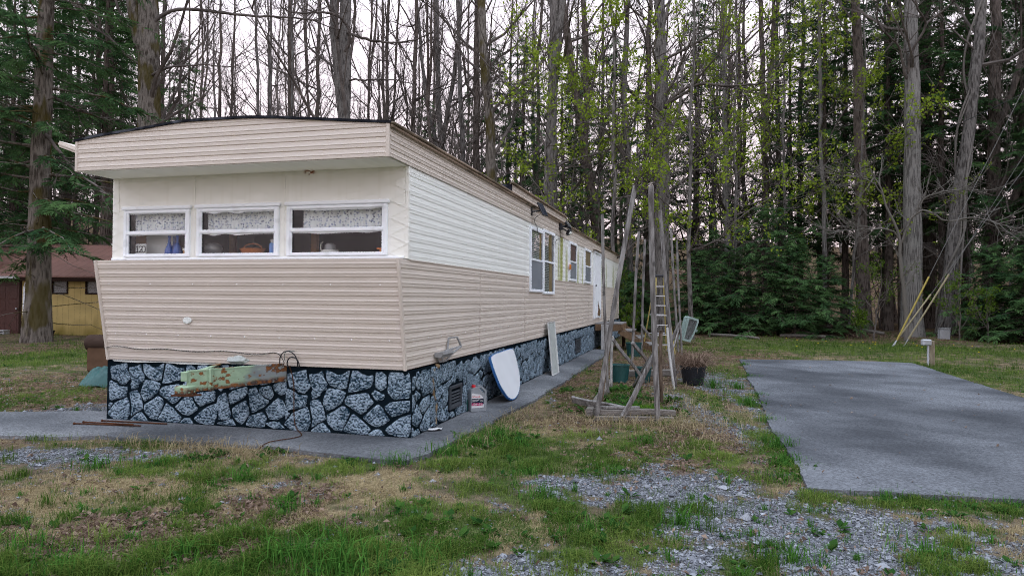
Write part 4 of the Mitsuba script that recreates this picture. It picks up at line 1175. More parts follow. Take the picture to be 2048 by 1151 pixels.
put(bed, 'timber', beam((1.66, 1.84, 0.065), (2.60, 2.08, 0.055), 0.075, 0.07, bend=0.015), 'cut_log')
put(bed, 'timber', beam((1.69, 1.76, -0.005), (2.58, 1.99, -0.01), 0.08, 0.06), 'cut_log')
put(bed, 'timber', beam((1.58, 1.92, 0.03), (1.45, 5.2, 0.02), 0.09, 0.09), 'cut_log')
put(bed, 'timber', beam((1.45, 6.1, 0.07), (2.5, 6.35, 0.10), 0.12, 0.12), 'cut_log')
put(bed, 'timber', beam((1.72, 1.87, 0.112), (2.18, 2.02, 0.108), 0.06, 0.025), 'grey_timber')


def pot(key, o, r0, r1, h, mt):
    put(key, 'body', remap(lathe([(0, 0), (r0, 0), (r1, h), (r1 + 0.012, h), (r1 + 0.012, h + 0.015), (r1 - 0.012, h + 0.015), (r1 - 0.02, h - 0.05), (0, h - 0.05)], 26), frame(o, (1, 0, 0), (0, 1, 0), (0, 0, 1))), mt, smooth=40)


p1 = thing('black_tub', 'black plastic tub overflowing with dead brown stems', 'plant tub')
pot(p1, (2.80, 5.85, -0.03), 0.17, 0.215, 0.29, 'black_plastic')
p2 = thing('teal_tub', 'left one of two teal plastic tubs behind the garden frame posts', 'plant tub')
pot(p2, (1.56, 5.72, -0.03), 0.14, 0.165, 0.29, 'teal_plastic')
p3 = thing('teal_tub', 'right one of two teal plastic tubs, behind the crossing braces', 'plant tub')
pot(p3, (1.95, 5.80, -0.03), 0.12, 0.15, 0.25, 'teal_plastic')
p4 = thing('teal_tub', 'small dark green tub on the leaves near the wooden steps', 'plant tub')
pot(p4, (1.33, 11.3, -0.03), 0.17, 0.2, 0.33, 'teal_plastic')
rg = np.random.default_rng(21)


def stems(o, n, r, h0, h1, spread, rad, droop=0.0):
    P = []
    for _ in range(n):
        a, q_ = rg.uniform(0, 2 * np.pi), r * math.sqrt(rg.uniform())
        b0 = np.array(o) + [q_ * math.cos(a), q_ * math.sin(a), 0]
        h = rg.uniform(h0, h1)
        d = np.array([math.cos(a), math.sin(a), 0]) * spread * rg.uniform(0.2, 1.4) + rg.normal(0, 0.05, 3)
        P.append([b0, b0 + d * 0.35 + [0, 0, h * 0.55], b0 + d * 0.8 + [0, 0, h * (0.95 - droop * 0.3)], b0 + d * 1.35 + [0, 0, h * (1.0 - droop)]])
    P = np.array(P)
    return tubes(P, np.full(P.shape[:2], rad) * np.linspace(1, 0.45, 4), 3)


def tint(m, c0, c1, seed=0, per=None):
    """Random tone for each piece of a mesh (per = vertices of a piece)."""
    n = len(m.vertices if hasattr(m, 'vertices') else m[0])
    per = per or n
    t = np.repeat(np.random.default_rng(seed).uniform(0, 1, -(-n // per)), per)[:n, None]
    return np.asarray(c0) * (1 - t) + np.asarray(c1) * t


sm = stems((2.80, 5.85, 0.25), 420, 0.18, 0.06, 0.30, 0.16, 0.004, 0.45)
put(p1, 'dead_stems', sm, 'matte_tinted', color=tint(sm, (0.09, 0.06, 0.045), (0.30, 0.22, 0.17), 3, 12))
sm = stems((2.42, 7.4, -0.03), 260, 0.5, 0.15, 0.5, 0.14, 0.004, 0.3)
single('dead_shrub', sm, 'matte_tinted', 'tangle of thin dead brown stems between the garden frame and the black tub', 'dead plant', color=tint(sm, (0.09, 0.065, 0.05), (0.26, 0.2, 0.16), 4, 12))

# ---------------------------------------------------------------- the stepladder
ld = thing('stepladder', 'tall stepladder with yellow rails and aluminium treads standing behind the garden frame', 'stepladder')
LO = np.array([1.96, 12.4, -0.03])
lx, ly = np.array([CY, SY, 0]), np.array([-SY, CY, 0])


def lad(x, y, z):
    return LO + lx * x + ly * y + np.array([0, 0, z])


Hh = 2.05
for s_ in (-1, 1):
    put(ld, 'rail', beam(lad(0.29 * s_, -0.35, 0), lad(0.10 * s_, 0.22, Hh), 0.03, 0.055), 'yellow_fibreglass')
    put(ld, 'rear_rail', beam(lad(0.33 * s_, 0.85, 0), lad(0.11 * s_, 0.3, Hh), 0.025, 0.04), 'yellow_fibreglass')
for k in range(1, 8):
    f_ = k / 8
    x = 0.29 + (0.10 - 0.29) * f_
    y = -0.35 + 0.57 * f_
    put(ld, 'tread', cat(box(-x, x, -0.045, 0.045, -0.012, 0.012)).apply_transform(frame(lad(0, y, Hh * f_), lx, ly, (0, 0, 1))), 'aluminium')
    if k in (1, 2, 3):
        put(ld, 'strut', cat(beam(lad(-x, y, Hh * f_ - 0.13), lad(-x * 0.45, y, Hh * f_ - 0.015), 0.015), beam(lad(x, y, Hh * f_ - 0.13), lad(x * 0.45, y, Hh * f_ - 0.015), 0.015)), 'aluminium')
for k in (2, 4, 6):
    f_ = k / 8
    x = 0.33 - 0.22 * f_
    put(ld, 'rear_bar', beam(lad(-x, 0.85 - 0.55 * f_, Hh * f_), lad(x, 0.85 - 0.55 * f_, Hh * f_), 0.02), 'aluminium')
put(ld, 'top_cap', cbox(-0.15, 0.15, -0.09, 0.14, 0, 0.06, 0.01).apply_transform(frame(lad(0, 0.24, Hh), lx, ly, (0, 0, 1))), 'black_plastic')

# ---------------------------------------------------------------- pet kennel, log, guy wires, meter
kn = thing('pet_kennel', 'pale green plastic pet kennel with a wire mesh door tilted on its side', 'pet kennel')
KO = np.array([2.42, 16.0, 0.05])
Kx = np.array([CY, SY, 0]) * 0.96 + np.array([0, 0, -0.24])
Kx /= np.linalg.norm(Kx)
Kz = np.array([CY * 0.2, SY * 0.2, 0.95])
Kz -= Kx * (Kz @ Kx)
Kz /= np.linalg.norm(Kz)
Ky = np.cross(Kz, Kx)
MK = frame(KO, Kx * 0.64, Ky * 0.64, Kz * 0.9)
out = sg.Polygon([(0.0, 0.10), (0.0, 0.92), (0.07, 0.97), (0.52, 0.95), (0.56, 0.88), (0.50, 0.40), (0.40, 0.10)])
inn = out.buffer(-0.075)
m = prism(out.difference(inn), 0.06)
put(kn, 'door_frame', remap(remap(m, frame((0, 0.0, 0), (1, 0, 0), (0, 0, 1), (0, -1, 0))), MK), 'kennel_plastic')
sh = prism(out.difference(out.buffer(-0.02)), 0.8)
put(kn, 'shell', remap(remap(sh, frame((0, 0.81, 0), (1, 0, 0), (0, 0, 1), (0, -1, 0))), MK), 'kennel_plastic')
put(kn, 'back', remap(remap(prism(out.buffer(-0.03), 0.01), frame((0, 0.78, 0), (1, 0, 0), (0, 0, 1), (0, -1, 0))), MK), 'kennel_plastic')
bars = []
x0_, z0_, x1_, z1_ = inn.bounds
for x in np.arange(x0_ + 0.03, x1_, 0.045):
    c = inn.intersection(sg.LineString([(x, -1), (x, 2)]))
    if not c.is_empty:
        a_, b_ = c.coords[0], c.coords[-1]
        bars.append(tube([(x, -0.03, a_[1]), (x, -0.03, b_[1])], 0.005, 5))
for z in np.arange(z0_ + 0.03, z1_, 0.04):
    c = inn.intersection(sg.LineString([(-1, z), (2, z)]))
    if not c.is_empty:
        a_, b_ = c.coords[0], c.coords[-1]
        bars.append(tube([(a_[0], -0.035, z), (b_[0], -0.035, z)], 0.005, 5))
put(kn, 'wire_door', remap(cat(*bars), MK), 'wire_grey')
put(kn, 'latch', remap(cbox(0.54, 0.60, -0.06, 0.0, 0.5, 0.58, 0.006), MK), 'kennel_plastic')

for a_, b_, r_, lb in (((3.35, 21.6, 0.06), (5.1, 20.3, 0.03), 0.06, 'pale fallen pole lying along the edge of the woods'), ((6.0, 22.0, 0.05), (7.6, 21.8, 0.06), 0.07, 'dark rotten log lying under the young hemlocks'), ((8.9, 24.6, 0.25), (10.2, 24.3, 0.12), 0.08, 'short rotten log on the leaf pile by the pale trunk')):
    p = curve([a_, (np.array(a_) + b_) / 2 + [0.05, 0.06, 0.02], b_], 8)
    single('fallen_log', tube(p, np.linspace(r_, r_ * 0.75, 8), 9), 'cut_log', lb, 'log', smooth=40)

for i, (a_, tp, mt, r_, lb) in enumerate((((8.98, 18.03, 0.0), (10.0, 18.11, 2.21), 'yellow_guard', 0.028, 'yellow'), ((9.0, 18.25, 0.0), (10.06, 18.14, 1.65), 'cream_guard', 0.024, 'shorter cream'), ((9.58, 19.1, 0.0), (10.72, 18.61, 2.3), 'cream_guard', 0.026, 'longer cream'))):
    a_, tp = np.array(a_), np.array(tp)
    t_ = (tp - a_) / np.linalg.norm(tp - a_)
    gk = thing('guy_wire', f'slanting guy wire with a {lb} plastic guard anchored in the grass', 'guy wire', 'guy wires at the edge of the woods')
    put(gk, 'wire', tube([a_ - t_ * 0.3, a_ + (tp - a_) * (5.2 if i != 1 else 6.6)], 0.0065, 6), 'wire_grey', smooth=True)
    put(gk, 'guard', tube([a_ + t_ * 0.2, tp], r_, 8), mt, smooth=40)
    put(gk, 'anchor_rod', tube([a_ - t_ * 0.25, a_ + t_ * 0.25], 0.015, 6), 'galvanised', smooth=True)
cb = curve([(-1.0, 30.0, 3.6), (6.0, 27.0, 5.6), (13.5, 22.5, 8.6), (22.0, 15.0, 12.0)], 30)
single('overhead_cable', tube(cb, 0.012, 6), 'black_rubber', 'thin dark cable crossing the right half of the woods and rising to the right', 'cable', smooth=True)
mt_ = thing('meter_post', 'grey meter box with a conduit on a short wooden post beside the parking pad', 'meter post')
put(mt_, 'post', cbox(7.96, 8.08, 11.1, 11.2, -0.15, 0.53), 'tan_post')
put(mt_, 'meter_box', remap(cbox(-0.11, 0.09, -0.06, 0.06, -0.06, 0.075, 0.02), frame((7.9, 11.06, 0.49), lx, ly, (0, 0, 1))), 'galvanised')
put(mt_, 'conduit', tube([(7.93, 11.07, -0.1), (7.93, 11.07, 0.43)], 0.024, 10), 'galvanised', smooth=True)
bu = thing('utility_pedestal', 'short grey utility box leaning at the foot of the pale trunk', 'utility box')
put(bu, 'box', remap(cbox(-0.19, 0.19, -0.1, 0.1, 0, 0.42, 0.02), frame((11.95, 23.1, -0.05), lx, ly, (0.05, 0, 1))), 'galvanised')
put(bu, 'lid', remap(cbox(-0.2, 0.2, -0.11, 0.11, 0.42, 0.47, 0.015), frame((11.95, 23.1, -0.05), lx, ly, (0.05, 0, 1))), 'grey_plastic')

# ---------------------------------------------------------------- left: sofa, tarpaulin, yellow cabin
sf = thing('old_sofa', 'brown fabric sofa standing outdoors behind the left corner of the home', 'sofa')
MS = frame((-7.95, 3.75, -0.03), lx, ly, (0, 0, 1))
put(sf, 'arm', remap(cbox(0.03, 0.92, 0.0, 0.26, 0.03, 0.52, 0.03), MS), 'brown_fabric')
put(sf, 'arm_roll', remap(remap(lathe([(0, 0), (0.10, 0), (0.14, 0.02), (0.15, 0.06), (0.15, 0.9), (0.13, 0.95), (0, 0.95)], 22), frame((-0.02, 0.12, 0.56), (0, 1, 0), (0, 0, 1), (1, 0, 0))), MS), 'dark_fabric', smooth=40)
put(sf, 'seat', remap(cbox(0.03, 0.75, 0.26, 1.75, 0.05, 0.42, 0.05), MS), 'brown_fabric')
put(sf, 'backrest', remap(cbox(0.72, 0.98, 0.1, 1.9, 0.05, 0.88, 0.06), MS), 'brown_fabric')
put(sf, 'arm', remap(cbox(0.03, 0.92, 1.75, 2.0, 0.03, 0.6, 0.05), MS), 'brown_fabric')
bag = trimesh.creation.icosphere(3, 0.14)
bag.vertices *= 1 + 0.6 * (meshkit.noise(np.array(bag.vertices) * 14, 6)[:, None] - 0.5)
single('blue_packet', remap(bag, frame((-7.62, 4.05, 0.73), (1.1, 0.2, 0), (0, 0.9, 0), (0, 0, 0.45))), 'blue_plastic', 'crumpled blue packet lying on the dark arm of the sofa', 'packet')
n = 44
U, V_ = np.meshgrid(np.linspace(-1, 1, n), np.linspace(-1, 1, n), indexing='ij')
rr_ = np.sqrt((U / 0.97) ** 2 + (V_ / 0.97) ** 2)
fold = meshkit.fbm(np.stack([U * 2.6 + 3, V_ * 2.6, U * 0], -1), 4, 12)
hgt = np.clip(1 - rr_ ** 2, 0, 1) ** 0.8 * (0.12 + 0.42 * fold) * (0.75 + 0.5 * (U > -0.2) * np.clip(U + 0.4, 0, 1)) + 0.012
pts = np.stack([U * 0.48 + 0.08 * fold, V_ * 0.5, hgt], -1).reshape(-1, 3)
fq = np.array([[i * n + j_, (i + 1) * n + j_, (i + 1) * n + j_ + 1, i * n + j_ + 1] for i in range(n - 1) for j_ in range(n - 1) if rr_[i, j_] < 1.02])
tm = trimesh.Trimesh(pts, np.vstack([fq[:, [0, 1, 2]], fq[:, [0, 2, 3]]]), process=False)
single('teal_tarpaulin', remap(tm, frame((-6.35, 2.75, -0.04), lx * 1.05, ly, (0, 0, 1.25))), 'teal_tarp', 'crumpled teal tarpaulin heaped on the ground beside the sofa', 'tarpaulin', smooth=True)

CO = np.array([-19.97, 12.5, -0.02])
ce, cn = np.array([0.967, 0.255, 0.0]), np.array([-0.255, 0.967, 0.0])
MC = frame(CO, ce, cn, (0, 0, 1))


def cab(m):
    return remap(m, MC)


hs = thing('yellow_cabin', 'low yellow board cabin with a red metal roof behind the big hemlock', 'cabin')
wl = sg.box(-4.5, -0.3, 8.5, 2.2)
for a_, b_, c_, d_ in ((-0.92, -0.4, 0.02, 1.90), (1.12, 1.44, 1.70, 2.06), (2.3, 1.44, 2.9, 2.06), (4.6, 1.44, 5.2, 2.06)):
    wl = wl.difference(sg.box(a_, b_, c_, d_))
put(hs, 'wall', cat(cab(remap(prism(wl, 0.1), frame((0, 0.1, 0), (1, 0, 0), (0, 0, 1), (0, -1, 0)))), cab(box(-4.5, -4.4, 0.1, 6, -0.3, 2.2)), cab(box(8.4, 8.5, 0.1, 6, -0.3, 2.2)), cab(box(-4.5, 8.5, 5.9, 6, -0.3, 2.2))), 'yellow_boards')
dr_ = put(hs, 'door', cab(cbox(-0.90, 0.0, 0.03, 0.07, 0.0, 1.88)), 'brown_door')
for a_ in (-0.79, -0.38):
    for z0, z1 in ((0.15, 0.75), (0.85, 1.15), (1.25, 1.75)):
        put(dr_, 'panel', cab(cbox(a_, a_ + 0.28, 0.018, 0.03, z0, z1, 0.008)), 'brown_door')
put(dr_, 'knob', cab(remap(trimesh.creation.icosphere(2, 0.035), frame((-0.1, -0.0, 0.92), (1, 0, 0), (0, 1, 0), (0, 0, 1)))), 'galvanised', smooth=True)
put(hs, 'door_frame', cab(cat(box(0.0, 0.09, -0.02, 0.06, -0.02, 1.96), box(-1.0, -0.90, -0.02, 0.06, -0.02, 1.96), box(-0.90, 0.0, -0.02, 0.06, 1.88, 1.96))), 'brown_trim')
for a_, c_ in ((1.12, 1.70), (2.3, 2.9), (4.6, 5.2)):
    w_ = put(hs, 'window', cab(cat(box(a_, a_ + 0.05, -0.02, 0.08, 1.44, 2.06), box(c_ - 0.05, c_, -0.02, 0.08, 1.44, 2.06), box(a_ + 0.05, c_ - 0.05, -0.02, 0.08, 1.44, 1.49), box(a_ + 0.05, c_ - 0.05, -0.02, 0.08, 2.0, 2.06))), 'brown_trim')
    put(w_, 'pane', cab(box(a_ + 0.05, c_ - 0.05, 0.03, 0.04, 1.49, 2.0)), 'dark_glass')
    put(w_, 'blind', cab(cat(*[box(a_ + 0.05, c_ - 0.05, 0.022, 0.028, z, z + 0.036) for z in np.arange(1.5, 1.97, 0.06)])), 'grey_plastic')
rp = {'fl': (-5, -0.45, 2.06), 'fr': (9.0, -0.45, 2.06), 'br': (9.0, 6.5, 2.06), 'bl': (-5, 6.5, 2.06), 'rl': (-5, 2.9, 3.37), 'rr': (1.55, 2.9, 3.37)}
order = ['fl', 'fr', 'br', 'bl', 'rl', 'rr']
rv = np.array([rp[k] for k in order])
rv2 = np.vstack([rv, rv - [0, 0, 0.05]])
rfaces = np.array([[0, 1, 5], [0, 5, 4], [1, 2, 5], [2, 3, 4], [2, 4, 5], [3, 0, 4], [6, 11, 7], [6, 10, 11], [7, 11, 8], [8, 10, 9], [8, 11, 10], [9, 10, 6], [0, 6, 7], [0, 7, 1], [1, 7, 8], [1, 8, 2]])
rf_ = put(hs, 'roof', trimesh.Trimesh((MC[:3, :3] @ rv2.T).T + CO, rfaces, process=False), 'red_metal_roof')
hip0, hip1 = np.array(rp['rr']), np.array(rp['fr'])
put(rf_, 'hip_flashing', cab(cat(*[beam(hip0 + (hip1 - hip0) * t0 + [0, 0, 0.03], hip0 + (hip1 - hip0) * (t0 + 0.045) + [0, 0, 0.03 + 0.02 * (i_ % 3)], 0.16, 0.04) for i_, t0 in enumerate(np.arange(0, 0.95, 0.05))])), 'label_white')
put(hs, 'fascia_board', cab(box(0.3, 9.0, -0.43, -0.40, 1.88, 2.05)), 'brown_trim')
put(hs, 'gutter', cab(cat(box(-5, 0.28, -0.52, -0.40, 1.96, 2.04))), 'galvanised')
put(hs, 'downspout', cab(cat(box(0.16, 0.25, -0.06, -0.01, 0.0, 1.7), beam((0.2, -0.03, 1.7), (0.55, -0.4, 1.95), 0.06))), 'white_paint')
single('grey_crate', cab(cat(*[cbox(-0.3 - 0.03, 0.02, -0.75, -0.45, z, z + 0.05, 0.006) for z in (0.0, 0.08, 0.16)], *[box(x, x + 0.03, -0.74, -0.46, 0, 0.2) for x in (-0.31, -0.16, -0.02)])), 'grey_plastic', 'grey slatted plastic crate on the ground by the brown cabin door', 'crate')
single('water_jug', cab(remap(lathe([(0, 0), (0.11, 0), (0.12, 0.03), (0.12, 0.2), (0.05, 0.26), (0.03, 0.3), (0, 0.3)], 18), frame((-0.72, -0.7, 0), (1, 0, 0), (0, 1, 0), (0, 0, 1)))), 'blue_plastic', 'pale blue jug on the ground left of the grey crate', 'jug', smooth=40)
single('black_basket', cab(remap(lathe([(0, 0), (0.2, 0), (0.28, 0.2), (0.26, 0.2), (0.18, 0.02), (0, 0.02)], 14), frame((1.3, -0.5, 0), (1, 0, 0), (0, 0.7, 0), (0, 0, 1)))), 'black_plastic', 'low black basket between the hemlock trunk and the yellow wall', 'basket')

# ---------------------------------------------------------------- trees
def bough(r, o, d, Ln, k, rise, wob):
    """A branch of k points from o towards d, lifting or sinking by rise along its length."""
    t = np.linspace(0, 1, k)[:, None]
    p = o + d * Ln * t + np.array([0, 0, 1.0]) * rise * Ln * t ** 2
    j = r.normal(0, wob * Ln, (k, 3))
    j[0] = 0
    return p + np.cumsum(j, 0) * 0.6


def unit(v):
    return v / (np.linalg.norm(v, axis=-1, keepdims=True) + 1e-12)


def trunk_line(r, H, lean, k, wob):
    z = np.linspace(-0.25, H, k)
    w = np.cumsum(r.normal(0, wob, (k, 2)), 0)
    w -= w[1]
    return np.stack([lean[0] * z + w[:, 0], lean[1] * z + w[:, 1], z], -1)


def taper(z, H, r0, flare=0.35, end=0.3):
    f = np.clip(z / H, 0, 1)
    return r0 * (1 - (1 - end) * f) * (1 + flare * np.exp(-np.clip(z, 0, None) / 0.45))


def roughen(m, amp, seed):
    """Ridges and lumps on a trunk: displaces the surface along its normals."""
    v = np.array(m.vertices)
    n_ = m.vertex_normals
    m.vertices = v + n_ * (amp * (meshkit.fbm(v * np.array([5, 5, 1.3]), 3, seed) - 0.5))[:, None] * 2
    return m


def bare_tree(seed, H, r0, lean=(0, 0), limbs=20, start=0.25, reach=0.2, fork=None, wob=0.05, sub=5, twig=6, fine=0.0055, sides=9, tilt=(0.35, 1.15)):
    """(trunk, branches): a leafless broadleaf tree at the origin; branches go limb, branch, twig."""
    r = np.random.default_rng(seed)
    tl = trunk_line(r, H, lean, 22, wob)
    stems = [(tl, taper(tl[:, 2], H, r0))]
    if fork:
        for f, sx, sy, rs_ in fork:
            i0 = int(f * 21)
            s2 = tl[i0:].copy()
            h_ = np.linspace(0, 1, len(s2))
            off = (1 - np.exp(-5 * h_)) * 0.55 + h_ * 0.6
            s2[:, 0] += sx * off
            s2[:, 1] += sy * off
            stems.append((s2, np.interp(np.linspace(0, 1, len(s2)), [0, 1], [rs_, rs_ * 0.4])))
    tk = [roughen(tubes(a[None], b_[None], sides), min(0.05, 0.12 * r0), seed + i_) for i_, (a, b_) in enumerate(stems)]
    P6, R6, P4, R4, P3, R3 = [], [], [], [], [], []
    for i in range(limbs):
        sp, sr = stems[r.integers(len(stems))]
        f = start + (0.98 - start) * (i + r.uniform()) / limbs
        z = f * H
        if z < sp[0, 2]:
            sp, sr = stems[0]
        o = np.array([np.interp(z, sp[:, 2], sp[:, c]) for c in range(3)])
        ro = float(np.interp(z, sp[:, 2], sr))
        az, el = r.uniform(0, 2 * np.pi), r.uniform(*tilt)
        d = np.array([math.cos(az) * math.cos(el), math.sin(az) * math.cos(el), math.sin(el)])
        Ln = H * reach * r.uniform(0.5, 1.25) * (1.15 - 0.6 * f)
        q = bough(r, o, d, Ln, 6, r.uniform(-0.1, 0.4), 0.06)
        rb = min(ro * 0.5, Ln * 0.014 + 0.012)
        P6.append(q)
        R6.append(np.linspace(rb, max(fine * 1.4, rb * 0.22), 6))
        for s_ in range(sub):
            g = r.uniform(0.3, 1.0)
            o2 = q[0] + 0 if g < 0 else np.array([np.interp(g * 5, range(6), q[:, c]) for c in range(3)])
            d2 = unit(unit(q[-1] - q[0]) + r.normal(0, 0.5, 3) + [0, 0, 0.25])
            L2 = Ln * r.uniform(0.25, 0.55)
            q2 = bough(r, o2, d2, L2, 4, r.uniform(-0.1, 0.35), 0.07)
            P4.append(q2)
            R4.append(np.linspace(rb * 0.42, fine * 1.2, 4))
            for _ in range(twig):
                g = r.uniform(0.25, 1.0)
                o3 = np.array([np.interp(g * 3, range(4), q2[:, c]) for c in range(3)])
                d3 = unit(d2 + r.normal(0, 0.7, 3) + [0, 0, 0.15])
                P3.append(bough(r, o3, d3, L2 * r.uniform(0.25, 0.65), 3, 0.15, 0.08))
                R3.append(np.array([fine * 1.15, fine, fine * 0.7]))
    br = [tubes(np.array(P6), np.array(R6), 5)]
    if P4:
        br.append(tubes(np.array(P4), np.array(R4), 3))
    if P3:
        br.append(tubes(np.array(P3), np.array(R3), 3))
    tips = np.array(P3)[:, 1:].reshape(-1, 3) if P3 else np.zeros((0, 3))
    return cat(*tk), cat(*br), tips


def fronds(O, D, Ln, r, m=13, wide=0.27, sag=0.3):
    """Flat hemlock sprays: each a row of narrow needle-bearing shoots on both sides of an axis. Returns a mesh of m * 4 vertices per spray."""
    n = len(O)
    D = unit(D)
    S = unit(np.cross(D, np.array([0, 0, 1.0])) + r.normal(0, 0.12, (n, 3)))
    t = np.linspace(0.05, 1, m)[None, :, None]
    sgn = np.where(np.arange(m) % 2 == 0, 1.0, -1.0)[None, :, None]
    sgn = np.where(np.arange(m)[None, :, None] == m - 1, 0.0, sgn)
    L_ = Ln[:, None, None]
    down = np.array([0, 0, -1.0])
    base = O[:, None] + D[:, None] * L_ * t + down * (sag * L_ * t ** 2)
    ax = unit(D[:, None] * (0.75 + 0.35 * (sgn == 0)) + S[:, None] * sgn * 0.75 + down * (0.25 * t + 0.1) + r.normal(0, 0.13, (n, m, 3)))
    l = L_ * (0.62 * (1 - 0.62 * t)) * r.uniform(0.7, 1.25, (n, m, 1))
    nrm = unit(np.cross(ax, S[:, None] + D[:, None] * 0.4))
    wv = unit(np.cross(nrm, ax)) * l * wide
    mid = base + ax * l * 0.45
    V = np.stack([base, mid + wv * 0.5, base + ax * l + down * l * 0.12, mid - wv * 0.5], 2)
    F = np.array([[0, 1, 2], [0, 2, 3]])
    F = (F[None] + (np.arange(n * m) * 4)[:, None, None]).reshape(-1, 3)
    return trimesh.Trimesh(V.reshape(-1, 3), F, process=False)


def hemlock(seed, H, r0, z0, spread, n_br, per, size, dead=0, droop=0.25, lean=(0, 0), shape=1.0, top_r=0.15, rise_=0.9):
    """(trunk and branches, needles, needle tones): an evergreen with whorled, drooping boughs from z0 up."""
    r = np.random.default_rng(seed)
    tl = trunk_line(r, H, lean, 16, 0.02)
    tk = roughen(tubes(tl[None], taper(tl[:, 2], H, r0, 0.3, 0.08)[None], 9), min(0.03, 0.1 * r0), seed)
    P, R, O, D, Ls, tone = [], [], [], [], [], []
    for i in range(n_br):
        f = (i + r.uniform()) / n_br
        z = z0 + (H - z0) * f ** rise_ * 0.99
        o = np.array([np.interp(z, tl[:, 2], tl[:, c]) for c in range(3)])
        az = i * 2.4 + r.normal(0, 0.5)
        Ln = spread * ((1 - f) ** shape * (1 - top_r) + top_r) * r.uniform(0.55, 1.15)
        el = r.uniform(-0.15, 0.3)
        d = np.array([math.cos(az) * math.cos(el), math.sin(az) * math.cos(el), math.sin(el)])
        q = bough(r, o, d, Ln, 6, -droop * r.uniform(0.5, 1.5), 0.035)
        P.append(q)
        R.append(np.linspace(0.008 + 0.010 * Ln, 0.004, 6))
        bt_ = r.uniform(0, 1)
        k = max(3, int(per * (0.35 + 0.65 * Ln / spread)))
        g = np.sort(r.uniform(0.12, 1.0, k)) * 5
        o2 = np.stack([np.interp(g, range(6), q[:, c]) for c in range(3)], -1)
        tg = unit(q[-1] - q[0])
        sd = unit(np.cross(tg, [0, 0, 1.0]))
        s_ = np.where(np.arange(k) % 2 == 0, 1.0, -1.0)[:, None]
        O.append(o2)
        D.append(tg * 0.7 + sd * s_ * r.uniform(0.3, 1.1, (k, 1)) + r.normal(0, 0.22, (k, 3)))
        Ls.append(size * r.uniform(0.6, 1.35, k) * (0.55 + 0.45 * Ln / spread))
        tone.append(np.clip(0.25 + 0.5 * bt_ + 0.35 * (g / 5 - 0.6) + r.normal(0, 0.12, k), 0, 1))
    if dead:
        for i in range(dead):
            z = r.uniform(0.12 * H if z0 > 3 else 0.3, z0 + 0.25 * (H - z0))
            o = np.array([np.interp(z, tl[:, 2], tl[:, c]) for c in range(3)])
            az = r.uniform(0, 2 * np.pi)
            d = np.array([math.cos(az), math.sin(az), r.uniform(-0.2, 0.35)])
            P.append(bough(r, o, d, spread * r.uniform(0.3, 0.95), 6, -0.15, 0.06))
            R.append(np.linspace(0.014, 0.004, 6))
    m = 13
    nd = fronds(np.vstack(O), np.vstack(D), np.concatenate(Ls), r, m)
    c = np.repeat(np.clip(np.concatenate(tone)[:, None] + r.normal(0, 0.1, (sum(map(len, Ls)), m)), 0, 1).reshape(-1), 4)[:, None]
    cl = np.array((0.026, 0.066, 0.032)) * (1 - c) + np.array((0.105, 0.19, 0.068)) * c
    return cat(tk, tubes(np.array(P), np.array(R), 4)), nd, cl


def leaves(Pts, r, size, spread, n):
    """Small young leaves in loose tufts around the points: two triangles each."""
    k = len(Pts) * n
    o = np.repeat(Pts, n, 0) + r.normal(0, spread, (k, 3))
    a = unit(r.normal(0, 1, (k, 3)) + [0, 0, -0.3])
    b_ = unit(np.cross(a, r.normal(0, 1, (k, 3))))
    s_ = size * r.uniform(0.5, 1.3, (k, 1))
    V = np.stack([o, o + a * s_ * 0.5 + b_ * s_ * 0.38, o + a * s_, o + a * s_ * 0.5 - b_ * s_ * 0.38], 1)
    F = (np.array([[0, 1, 2], [0, 2, 3]])[None] + (np.arange(k) * 4)[:, None, None]).reshape(-1, 3)
    c = np.repeat(np.clip(r.normal(0.5, 0.25, k), 0, 1), 4)[:, None]
    return trimesh.Trimesh(V.reshape(-1, 3), F, process=False), np.array((0.12, 0.20, 0.018)) * (1 - c) + np.array((0.33, 0.42, 0.05)) * c


def at(x, y, rot=0.0, s=1.0):
    return T().translate([x, y, float(land(x, y))]).rotate([0, 0, 1], rot).scale(s)


def moved(m, x, y):
    m = m.copy()
    m.apply_translation((x, y, float(land(x, y))))
    return m


